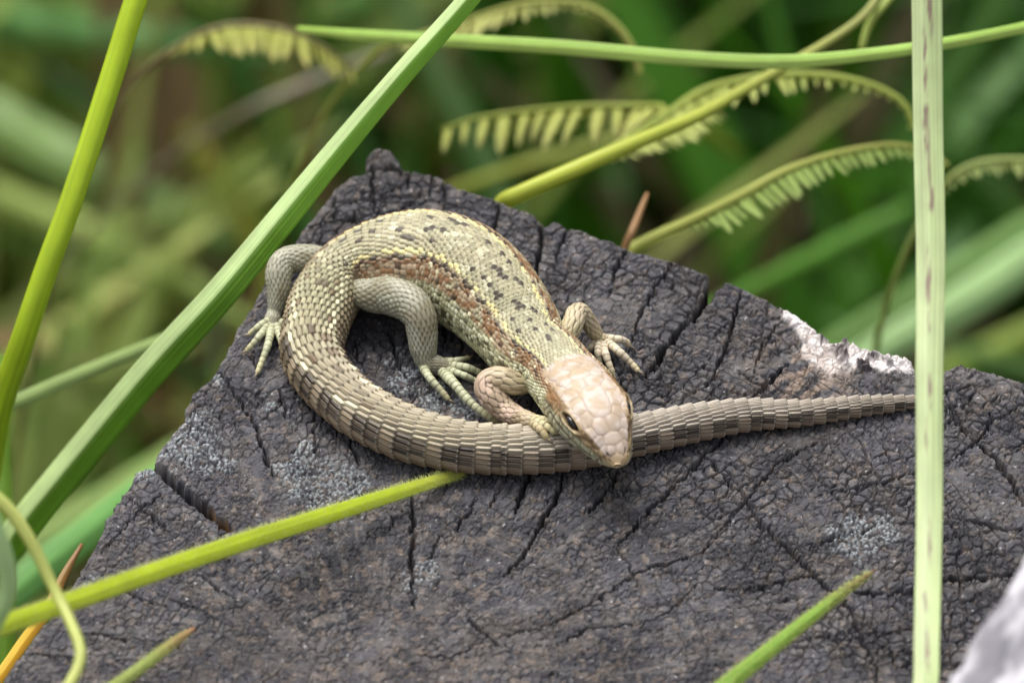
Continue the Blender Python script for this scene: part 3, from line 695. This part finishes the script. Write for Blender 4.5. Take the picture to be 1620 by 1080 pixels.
# ------------------------------------------------------------------ grass blades
def to_ground(P, root):                # root: pixel-free world point on the ground (mm)
    return np.vstack([P, np.array(root, float)[None]])
def blade(label, pts, wpx, col, name='grass_plant', root=None, roll=0.0, fold=0.35, thick=.28, stem=False, col2=None, tip=None, ribs=7, group=None, spots=None, hair=False, ds=None, cat='grass', drop=False):
    """pts: (px, py, mm behind the post's middle), tip first or last as drawn; wpx: width in photo pixels at each point.
    root: world point (mm) where the blade meets the ground, carried on from the last point."""
    P = np.array([at_d(*p) for p in pts]); W = np.array([w * KPX * (DIST + p[2]) for w, p in zip(wpx, pts)]); P0 = P
    if root is not None:
        rt = np.array([root[0], root[1], GROUND_Z - 5.0]); e = P[-1]; d = P[-1] - P[-2]; d = d / np.linalg.norm(d)
        if drop: rt[:2] = e[:2] + np.array(root)
        L = np.linalg.norm(rt - e); mid = e + d * (min(12, L * .1) if drop else L * .4); nb = max(6, int(L / 14)); u = (np.arange(1, nb + 1) / nb)[:, None]
        P = np.vstack([P, e * (1 - u) ** 2 + mid * 2 * u * (1 - u) + rt * u ** 2]); W = np.r_[W, W[-1] * (1 - .2 * u[:, 0])]
    C, s = resample(np.c_[P, W], ds=ds or max(.6, np.median(W) * .35)); n = len(C)
    T = unit(np.gradient(C[:, :3], axis=0)); cv = unit(CAM[None] - C[:, :3])
    N = unit(cv - T * np.sum(cv * T, 1, keepdims=True)); B = np.cross(T, N)
    ca, sa = math.cos(roll), math.sin(roll); N, B = N * ca + B * sa, B * ca - N * sa
    w = C[:, 3:4] * .5
    if stem:
        m = 20; th = np.linspace(0, 2 * np.pi, m, endpoint=False)[None]; rb = 1 + .03 * np.cos(th * 10)
        V = C[:, None, :3] + (w * rb * np.cos(th))[..., None] * B[:, None] + (w * rb * np.sin(th) * .8)[..., None] * N[:, None]
        x = np.cos(th) * np.ones((n, 1))
    else:
        k = 4 * ribs + 1; x1 = np.linspace(-1, 1, k); up = -fold * np.abs(x1) + .012 * np.cos(x1 * np.pi * ribs)
        x_ = np.r_[x1, x1[::-1]]; y_ = np.r_[up, up[::-1]]; m = len(x_)
        tk = np.r_[np.ones(k) * .5, -np.ones(k) * .5] * thick * np.sqrt(np.clip(1.02 - x_ ** 2, 0, 1))
        V = C[:, None, :3] + (w * x_[None])[..., None] * B[:, None] + (w * y_[None] + tk[None] * np.minimum(1, w / .3))[..., None] * N[:, None]
        x = x_[None] * np.ones((n, 1))
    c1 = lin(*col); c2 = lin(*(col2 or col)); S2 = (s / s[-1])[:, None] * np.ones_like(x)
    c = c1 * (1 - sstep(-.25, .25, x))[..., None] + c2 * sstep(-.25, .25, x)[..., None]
    st = vnoise(x * ribs * 1.7 + 50, s[:, None] / 25 + 0 * x, 101); c = c * (.80 + .4 * st)[..., None]
    c = c * (.85 + .3 * fbm(s[:, None] / 6 + 0 * x, x * 1.2, 102, 3))[..., None]
    if tip: c = mixc(c, lin(*tip[0]), sstep(tip[1], 0, S2))
    if spots:
        sp = np.zeros_like(x)
        for q in spots:
            pq = at_d(q[0], q[1], 0); 
            dpx = (C[:, :3] - CAM) ; dep = dpx @ FWD; py = 540 - (dpx @ UPV) / dep / KPX
            sp = np.maximum(sp, np.exp(-(((py[:, None] - q[1] + 40 * (x - q[0])) / (1.5 * q[3])) ** 2)) * np.exp(-((x - q[0]) / q[2]) ** 2))
        nz = fbm(s[:, None] / 1.1 + 0 * x, x * 5, 104, 4); c = mixc(c, lin(138, 112, 104), sstep(.34, .95, sp * (1.9 * nz)) * .9)
    o = thing(name, label, cat, (C[-1, 0], C[-1, 1], C[-1, 2] if root is None else GROUND_Z), group)
    F = grid_faces(n, V.shape[1], True)
    Vf = V.reshape(-1, 3); cf = c.reshape(-1, 3)
    j = np.arange(V.shape[1]); mcol = V.shape[1]; caps = []
    Vf = np.vstack([Vf, V[0].mean(0)[None], V[-1].mean(0)[None]]); cf = np.vstack([cf, c[0].mean(0)[None], c[-1].mean(0)[None]])
    caps = np.vstack([np.stack([np.full(mcol, n * mcol), (j + 1) % mcol, j], 1), np.stack([np.full(mcol, n * mcol + 1), (n - 1) * mcol + j, (n - 1) * mcol + (j + 1) % mcol], 1)])
    link_mesh('stem' if stem else 'leaf_blade', Vf, [F, caps], M_BLADE, o, cf)
    if hair:
        rs = np.random.RandomState(9); nv, nf = [], []; q = 0
        for k in range(hair):
            i = rs.randint(2, max(4, int(np.searchsorted(s, np.linalg.norm(np.diff(P0, axis=0), axis=1).sum())))); a = rs.uniform(0, 2 * math.pi); d = unit(B[i] * math.cos(a) + N[i] * math.sin(a) + T[i] * rs.uniform(-.5, .5))
            b0 = C[i, :3] + T[i] * rs.uniform(-.5, .5) * (s[1] - s[0]) + (B[i] * math.cos(a) * w[i] + N[i] * math.sin(a) * w[i] * .35) * .93; L = rs.uniform(.2, .65); sdv = unit(np.cross(d, T[i] + .01)) * .018; td = T[i] * .018
            nv += [b0 + sdv, b0 - sdv, b0 + td, b0 + d * L]; nf += [[q, q + 1, q + 3], [q + 1, q + 2, q + 3], [q + 2, q, q + 3]]; q += 4
        h = link_mesh('hairs', np.array(nv), np.array(nf), M_BLADE, o, np.ones((len(nv), 3)) * lin(205, 214, 120)); h['kind'] = 'stuff'
    return o

blade('bright yellow-green round grass stem standing upright left of the post',
      [(262,-130,4),(215,0,4),(185,95,4),(150,205,4),(112,320,4),(72,430,5),(35,540,8),(0,645,14),(-20,760,22)], [34,36,36,36,36,37,38,40,40], (184,210,52), stem=True, root=(-75,-20), name='grass_plant')
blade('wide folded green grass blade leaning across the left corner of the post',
      [(850,-140,-2),(738,0,0),(640,110,2),(540,228,4),(440,350,6),(345,465,8),(240,580,14),(140,700,22),(30,835,30),(-60,950,40)], [30,34,37,42,48,53,55,56,56,56], (132,184,60), col2=(208,230,164), roll=.25, fold=.5, root=(-110,-60), ribs=9)  # sky reflection painted in: col2 pale on the upward half, col darker
blade('pale green upright blade with purplish brown blotches crossing the right of the post',
      [(1463,-120,-30),(1466,0,-30),(1468,200,-32),(1472,400,-36),(1470,600,-42),(1470,800,-48),(1466,1000,-56),(1462,1100,-62),(1430,1300,-76)], [48,49,48,47,44,42,41,40,40], (186,202,146), col2=(196,210,158), roll=.1, fold=.12, root=(15,-200),
      spots=[(-.15,20,.3,30),(.15,70,.2,28),(.1,150,.25,40),(.1,215,.3,25),(-.1,300,.25,34),(.15,440,.28,36),(.1,520,.2,24),(-.05,620,.2,26),(.2,690,.2,20),(-.1,860,.25,30),(.1,955,.35,14),(-.1,1030,.25,30)])
blade('hairy yellow-green grass blade lying over the lower left of the post, tip against the tail',
      [(748,744,-13),(700,757,-16),(620,782,-20),(500,820,-26),(380,858,-33),(250,902,-40),(120,948,-47),(0,990,-54),(-140,1040,-62)], [10,18,23,27,29,30,31,31,31], (186,204,40), roll=.15, fold=.18, root=(-135,-90), hair=11000, tip=((196,196,90), .02))
blade('short green grass blade with a brown tip poking over the lower right of the post',
      [(1384,902,-30),(1340,932,-34),(1280,978,-40),(1215,1030,-46),(1150,1083,-52),(1060,1160,-62)], [5,14,20,24,28,30], (140,178,76), roll=-.1, fold=.25, root=(0,-200), hair=3000, tip=((140,104,88), .02))
blade('short olive grass blade with a tan tip at the lower left of the post',
      [(308,993,-38),(280,1012,-40),(235,1046,-44),(180,1086,-48),(100,1140,-56)], [7,15,18,20,22], (156,170,92), fold=.25, root=(-120,-150), tip=((176,136,100), .015), hair=1200)
blade('thin pale curved grass stem bending over the left corner of the post',
      [(-60,760,-60),(0,792,-60),(45,850,-60),(85,930,-60),(112,985,-62),(128,1035,-64),(108,1085,-66),(60,1140,-70)], [22,22,20,18,18,18,18,18], (196,204,116), stem=True, root=(-90,-200), name='grass_plant', ds=1.2)
blade('orange and yellow withered grass blade beside the left corner of the post',
      [(130,860,4),(100,912,2),(75,965,0),(45,1005,-4),(10,1055,-8),(-30,1110,-12)], [6,14,18,20,20,20], (206,160,52), col2=(214,180,60), fold=.2, root=(-95,-60), tip=((150,112,70), .03))
blade('pale green blade tip at the left edge beside the curved grass stem',
      [(-20,800,-75),(4,870,-74),(12,930,-73),(-6,980,-72),(-50,1060,-70)], [26,30,30,28,28], (172,200,140), fold=.2, root=(-120,-150))
blade('long thin yellow-green blade arching level behind the post',
      [(470,46,50),(560,55,42),(740,66,36),(900,76,32),(1080,92,28),(1240,98,26),(1380,86,24),(1500,68,24),(1620,44,26),(1760,10,30)], [10,18,22,24,24,23,20,19,18,18], (164,198,92), col2=(192,216,116), fold=.3, root=(150,120))
blade('yellow-green fern stalk rising from behind the post edge',
      [(1420,-60,60),(1370,20,54),(1300,72,50),(1180,140,42),(1100,185,36),(1000,228,32),(900,272,30),(815,310,30),(800,317,31)], [10,12,14,17,20,23,26,27,27], (190,200,78), stem=True, tip=((168,172,104), .11), drop=True, root=(0,6), name='fern_plant', cat='fern')
blade('pale slender stalk hooking down above the level thin blade',
      [(1362,80,56),(1375,40,56),(1398,8,56),(1440,-40,60)], [10,13,13,13], (176,192,100), stem=True, root=(160,200), name='fern_plant', cat='fern')
blade('pale narrow grass blade crossing between the bright stem and the folded blade',
      [(300,515,60),(245,543,52),(160,578,46),(80,612,42),(18,638,40),(-60,665,40)], [14,20,22,23,23,23], (164,188,116), fold=.2, root=(-120,60))
blade('thin dry brown grass spike standing behind the notched post edge',
      [(1024,306,46),(1012,336,44),(1000,366,42),(992,384,42)], [5,10,12,12], (170,132,92), stem=True, drop=True, root=(0,5), name='dry_grass_plant', cat='grass')

# ------------------------------------------------------------------ fern fronds
def leaflet_mesh(length=1.0):
    n = 9; k = np.linspace(0, 1, n); w = .25 * np.sin(np.pi * np.clip(k * .93 + .07, 0, 1)) ** .55 * (1 - .45 * k); w = w * (1 + .13 * np.cos(k * 26))
    z = -.12 * k ** 2; V = []
    for i in range(n):
        for x, dz in ((-1, -.035), (0, .0), (1, -.035), (0, -.028)): V.append([k[i], w[i] * x, z[i] + dz])
    return np.array(V), grid_faces(n, 4, True)
LMESH = {}
def leaflet_data(key, col, tipc):
    if key in LMESH: return LMESH[key]
    V, F = leaflet_mesh(); t = np.repeat(np.linspace(0, 1, 9), 4)[:, None]
    c = lin(*col) * (1 - t ** 3) + lin(*tipc) * t ** 3
    o = link_mesh('leaflet', V * 1000, F, M_LEAF, None, c); me = o.data; bpy.data.objects.remove(o); LMESH[key] = me; return me
def frond(label, pts, wpx, leaf_px, n, col, tipc, root, rcol, lay=.55, seed=0, skip=0.0, down=1.0):
    rs = random.Random(seed)
    P = np.array([at_d(*p) for p in pts]); W = np.array([w * KPX * (DIST + p[2]) for w, p in zip(wpx, pts)])
    Cv, sv = resample(np.c_[P, W], n=240)
    e = P[-1]; rt = np.array([e[0] + root[0], e[1] + root[1], GROUND_Z - 5.0]); L = np.linalg.norm(rt - e); dv = unit(P[-1] - P[-2])
    mid = e + dv * L * .12; nb = int(L / 14); u = (np.arange(1, nb + 1) / nb)[:, None]
    R = np.vstack([P, e * (1 - u) ** 2 + mid * 2 * u * (1 - u) + rt * u ** 2]); Wr = np.r_[W, W[-1] * (1 + .2 * u[:, 0])]
    C, s = resample(np.c_[R, Wr], ds=1.2); T = unit(np.gradient(C[:, :3], axis=0)); N = unit(np.cross(T, [0.2, 1, .3])); B = np.cross(T, N)
    th = np.linspace(0, 2 * np.pi, 10, endpoint=False); V = C[:, None, :3] + C[:, None, 3:4] * .5 * (N[:, None] * np.cos(th)[None, :, None] + B[:, None] * np.sin(th)[None, :, None])
    o = thing('fern_frond', label, 'fern', (rt[0], rt[1], GROUND_Z))
    link_mesh('rachis', V.reshape(-1, 3), grid_faces(len(C), 10, True), M_LEAF, o, np.ones((len(C) * 10, 3)) * lin(*rcol))
    me = leaflet_data(seed, col, tipc)
    for k in range(n):
        f = (k + .5) / n
        if rs.random() < skip: continue
        i = int(f * 239); p = Cv[i, :3]; t = unit(Cv[min(i + 3, 239), :3] - Cv[max(i - 3, 0), :3])
        for sg in (-1, 1):
            L = np.interp(f, np.linspace(0, 1, len(leaf_px)), leaf_px) * PXM * rs.uniform(.85, 1.15)
            if L < 3 * PXM: continue
            sidev = unit(np.cross(t, [0, 0, 1.0])) * sg
            near = sidev[1] < 0; lay_, dn = (1.0, .45) if near else (.45, 1.0)
            d = unit(sidev * lay_ + np.array([0, 0, -dn]) - t * rs.uniform(.0, .25) + np.array([rs.uniform(-.1, .1), rs.uniform(-.1, .1), 0]))
            z = unit(np.cross(d, t)); z = z if z[2] > 0 or True else -z; y = np.cross(z, d); tw = rs.uniform(-.4, .4)
            y, z = y * math.cos(tw) + z * math.sin(tw), z * math.cos(tw) - y * math.sin(tw)
            wd = .9 + rs.uniform(-.1, .2)
            ob = bpy.data.objects.new('leaflet', me); COL.objects.link(ob); ob.parent = o
            Mx = Matrix(((d[0] * L, y[0] * L * wd, z[0] * L, 0), (d[1] * L, y[1] * L * wd, z[1] * L, 0), (d[2] * L, y[2] * L * wd, z[2] * L, 0), (0, 0, 0, 1))) * MM
            Mx[3][3] = 1; pos = p * MM - np.array(o.location); Mx[0][3], Mx[1][3], Mx[2][3] = pos
            ob.matrix_local = Mx
FG, FT = (212, 218, 122), (220, 218, 150)
frond('yellowish fern frond with long hanging leaflets behind the post top',
      [(700,205,88),(750,188,86),(830,176,84),(920,168,80),(1010,168,78),(1050,172,72),(1020,212,62),(940,256,50),(850,297,42),(818,314,38)], [5,7,8,9,10,11,12,12,12,12], [40,66,72,72,70,50,0,0,0,0], 30, FG, FT, (0,8), (170,180,90), seed=1, lay=.35)
frond('pale fern frond arching like a bow behind the speckled blade',
      [(1448,205,70),(1430,165,70),(1385,138,70),(1320,122,70),(1250,118,70),(1180,126,70),(1110,145,72),(1050,185,66),(950,246,54),(860,292,45),(826,310,41)], [10,11,12,13,13,14,14,14,13,13,13], [10,14,26,44,58,70,72,48,0,0,0], 46, (212,222,124), (218,222,146), (0,8), (172,184,92), seed=2, lay=.35)
frond('green fern frond with short toothed leaflets rising right of the notch in the post',
      [(1500,262,64),(1470,240,64),(1420,230,62),(1360,236,60),(1300,250,58),(1240,272,56),(1180,305,54),(1100,345,50),(1020,383,46)], [7,8,10,11,12,14,16,18,20], [18,26,38,44,50,54,52,14,0], 36, (182,206,112), (190,208,128), (-2,8), (178,184,98), seed=3, lay=.4)
frond('small pale fern tip curling at the right behind the speckled blade',
      [(1700,275,80),(1640,255,80),(1580,253,80),(1535,262,80),(1500,285,80),(1470,330,82)], [8,10,11,11,11,11], [36,36,32,28,20,8], 20, (184,200,120), (190,204,132), (20,40), (164,178,104), seed=4, lay=.4)
frond('yellow-green fern frond with browned tips beside the bright stem',
      [(560,112,104),(520,80,102),(470,54,100),(420,42,100),(370,40,100),(320,52,100),(270,80,104)], [6,8,9,10,10,10,10], [24,50,64,66,60,40,14], 20, (214,218,116), (206,198,130), (-40,40), (150,140,100), seed=5, lay=.4)
frond('curled fern frond end drooping behind the level thin blade',
      [(1012,116,84),(1006,90,84),(988,56,84),(955,24,84),(910,6,84),(850,4,84),(790,16,86),(720,40,90),(640,62,96)], [9,11,12,12,12,11,10,9,8], [6,8,14,22,36,46,48,44,36], 32, (210,214,128), (216,212,150), (-40,30), (176,180,100), seed=6, lay=.35)

# ------------------------------------------------------------------ blurred broad blades further back
FAR = [
 ('broad bluish green leaf blade lying level at the upper left', [(-80,20,260),(60,38,250),(180,55,240),(300,70,240),(420,90,250)], [70,60,52,44,20], (112,160,92), (-260,330)),
 ('broad pale green leaf blade slanting up at the far right behind the post', [(1750,330,150),(1620,415,150),(1520,480,150),(1420,535,150),(1330,590,150)], [60,62,60,52,44], (170,204,138), (60,120)),
 ('dim green leaf blade slanting above the broad pale one at the right', [(1750,290,190),(1620,362,190),(1520,425,190),(1420,485,190),(1320,545,190)], [30,34,36,34,30], (128,168,88), (90,140)),
 ('yellowish green blade slanting below the broad pale one at the right', [(1760,470,230),(1640,525,230),(1560,560,230),(1480,600,230)], [40,44,40,34], (150,172,72), (140,170)),
 ('broad soft green blade sloping down behind the bright stem', [(-120,120,260),(0,190,255),(110,255,250),(220,310,250),(340,372,250),(440,420,255)], [60,74,76,70,56,24], (150,182,108), (-260,300)),
 ('long light green blade sloping under the broad soft one', [(-100,270,240),(40,330,240),(160,380,240),(280,440,240),(400,520,240)], [46,52,52,46,30], (170,190,104), (-230,270)),
 ('thick olive yellow stalk leaning behind the folded blade', [(225,80,260),(260,150,255),(300,220,250),(345,290,250),(390,370,250)], [24,30,34,34,30], (150,150,56), (-90,180)),
 ('grey withered twig lying behind the upper part of the folded blade', [(620,80,150),(540,110,150),(470,140,150),(400,170,150),(330,210,160)], [10,14,16,14,10], (150,140,120), (-120,200)),
 ('dull green stalk at the left edge below the bright stem', [(-6,560,60),(0,660,58),(4,760,56),(6,860,54)], [30,32,32,32], (104,140,44), (-75,-10)),
 ('broad green blade behind the left edge of the post', [(330,700,120),(230,770,112),(130,850,105),(40,920,100),(-60,1000,95)], [30,44,54,58,58], (110,164,84), (-150,20)),
 ('pale green blade low behind the folded blade', [(420,660,170),(320,700,165),(220,760,160),(100,830,155)], [40,46,46,40], (150,176,98), (-150,90)),
 ('green blade sloping across the upper middle background', [(480,40,300),(560,10,300),(660,-30,300)], [60,60,60], (120,170,84), (-40,400)),
 ('dark leafy stalk beneath the small fern at the right', [(1440,330,170),(1360,370,168),(1280,410,165),(1200,450,160)], [24,28,28,24], (90,140,44), (60,130)),
 ('bluish leaf blade at the upper right corner', [(1700,60,330),(1600,10,330),(1540,-30,330)], [50,60,60], (150,180,160), (330,420)),
 ('yellow-green drooping stalk below the arching fern', [(1170,250,150),(1130,215,145),(1080,200,140),(1010,215,140)], [14,20,22,18], (150,160,60), (20,170)),
]
for lab, pts, w, col, root in FAR:
    if pts[0][2] > 140: pts = [(a, b, c * 1.55 + 10) for a, b, c in pts]; root = (root[0] * 1.1, root[1] + 90)
    blade(lab, pts, w, col, root=root, fold=.3, ribs=3, ds=2.5, thick=.5, name='broadleaf_plant' if 'leaf' in lab else 'grass_plant', cat='plant' if 'leaf' in lab else 'grass')

# ------------------------------------------------------------------ undergrowth: the uncountable mass of grass and fern below and behind
def make_undergrowth():
    rs = np.random.RandomState(12); Vs, Fs, Cs = [], [], []; off = 0
    seg = 7; n = 6500
    for k in range(n):
        x = rs.uniform(-480, 480); y = rs.uniform(20, 640) if k % 5 else rs.uniform(-420, 20)
        q = np.array([x, y])
        if inside(np.array([x]), np.array([y]), POLY + (POLY - POLY.mean(0)) * .12)[0]: continue
        left = sstep(60, -120, np.array(x - (y - 200) * .15))
        L = rs.uniform(110, 320) * (1 if y > 60 else .8); w = rs.uniform(2.0, 7.5) if rs.rand() < .75 else rs.uniform(8, 16)
        az = rs.uniform(0, 2 * np.pi); lean = rs.uniform(.15, 1.0); t = np.linspace(0, 1, seg)
        hd = np.array([math.cos(az), math.sin(az)]); bend = lean * t ** 1.7
        zz = GROUND_Z + L * np.cumsum(np.r_[0, np.cos(bend[1:] * 1.5)]) / seg; rr = L * np.cumsum(np.r_[0, np.sin(bend[1:] * 1.5)]) / seg
        # keep the line of sight to the post and its ferns clear
        lim = -40 - max(0, (y - 60)) * .40
        if zz.max() > lim: zz = GROUND_Z + (zz - GROUND_Z) * max(.1, (lim - GROUND_Z)) / (zz.max() - GROUND_Z)
        c3 = np.c_[x + hd[0] * rr, y + hd[1] * rr, zz]; sdv = np.array([-hd[1], hd[0], 0]); ww = w * np.sin(np.pi * np.clip(t * .85 + .12, 0, 1)) ** .7
        if y < 70 and inside(c3[:, 0], c3[:, 1], POLY + (POLY - POLY.mean(0)) * .04).any(): continue
        V = np.stack([c3 - sdv * ww[:, None] * .5, c3 + np.array([0, 0, -.12]) * ww[:, None], c3 + sdv * ww[:, None] * .5], 1)
        pick = rs.rand()
        if left > .5: col = lin(128, 146, 70) if pick < .45 else lin(158, 166, 92) if pick < .65 else lin(94, 118, 34) if pick < .85 else lin(142, 116, 84)
        else: col = lin(48, 94, 20) if pick < .5 else lin(64, 112, 20) if pick < .8 else lin(84, 116, 60) if pick < .9 else lin(74, 68, 40)
        Cs.append(np.repeat((col * rs.uniform(.7, 1.25))[None], seg * 3, 0)); Vs.append(V.reshape(-1, 3)); Fs.append(grid_faces(seg, 3, False) + off); off += seg * 3
    for k in range(330):
        x = rs.uniform(-420, 420); y = rs.uniform(120, 640); left = x < 40; az = rs.uniform(0, 2 * np.pi); z0 = GROUND_Z + rs.uniform(20, max(40, 250 - (y - 60) * .45)); L = rs.uniform(35, 80)
        if y < 160 and abs(x) < 90: continue
        hd = np.array([math.cos(az), math.sin(az), 0]); sd2 = np.array([-hd[1], hd[0], 0]); nl = 13; pick = rs.rand()
        if left: col = lin(128, 142, 66) if pick < .5 else lin(96, 122, 36) if pick < .8 else lin(128, 106, 76)
        else: col = lin(52, 98, 22) if pick < .55 else lin(70, 118, 24) if pick < .9 else lin(84, 112, 70)
        for i in range(nl):
            f = (i + .5) / nl; p = np.array([x, y, z0]) + hd * L * f + np.array([0, 0, -L * .35 * f * f]); ll = L * .34 * math.sin(math.pi * min(1, f * .85 + .18)); 
            for sg in (-1, 1):
                d = sd2 * sg + hd * .35 + np.array([0, 0, -.3 + rs.uniform(-.1, .1)]); w = hd * L * .035
                Vs.append(np.array([p, p + d * ll * .5 + w, p + d * ll, p + d * ll * .5 - w])); Fs.append(np.array([[0, 1, 2, 3]]) + off); off += 4; Cs.append(np.repeat((col * rs.uniform(.75, 1.2))[None], 4, 0))
    link_mesh('undergrowth', np.vstack(Vs), np.vstack(Fs), M_UNDER, None, np.vstack(Cs), label='blurred mass of green grass and fern leaves growing behind the post', cat='undergrowth', kind='stuff')
make_undergrowth()

# ------------------------------------------------------------------ pale wood beside the post
def make_board():
    # a weathered board fixed to the right-hand front face of the post, its sawn top standing 38 mm above it
    E0, E1 = at_z(1620, 862, 38), at_z(1490, 1080, 38)
    ax = unit(E1 - E0); side = unit(np.cross(ax, [0, 0, 1.0])); side = side if side[0] > 0 else -side; up = np.array([0, 0, 1.0])
    L = np.linspace(-7, 62, 140); bot = GROUND_Z - 50
    prof = np.array([(0, z) for z in np.r_[np.linspace(bot, -30, 14), -20, -12, -6, -3]] + [(.3, -1.2), (1, -.3)] + [(x, 0) for x in np.linspace(1.6, 20, 34)] + [(20.8, -.5), (21.4, -2)] + [(21.5, z) for z in np.r_[-5, -10, -20, np.linspace(-30, bot, 14)]])
    LL, _ = np.meshgrid(L, prof[:, 0], indexing='ij'); gx = prof[None, :, 0] + 0 * LL; gz = prof[None, :, 1] + 0 * LL
    topf = sstep(-3, -.2, gz)
    gn = fbm(gx / 1.2, LL / 7, 110, 4); gz2 = gz + (gn - .5) * 2.0 * topf; gx2 = gx + (fbm(LL / 1.5, gz / 40, 111, 4) - .5) * 1.0
    V = E0 + LL[..., None] * ax + gx2[..., None] * side + gz2[..., None] * up
    c = lin(186, 184, 189) * np.ones(V.shape)
    dk = np.where(topf > .5, fbm(gx / 1.6 + 3, LL / 9, 112, 4) + .06 * sstep(2, 5, gx) - .10 * sstep(3, 1, gx), fbm(LL / 2.2, gz / 40, 113, 4))
    c = mixc(c, lin(104, 101, 108), sstep(.47, .66, dk) * .85)
    m = len(prof); F = grid_faces(len(L), m, True); e0, e1 = np.arange(m)[None], (np.arange(m) + (len(L) - 1) * m)[None]
    link_mesh('weathered_board', V.reshape(-1, 3), [F, e0, e1], M_PALE, None, c.reshape(-1, 3), label='silvery white weathered board standing against the lower right side of the dark post', cat='board')
make_board()
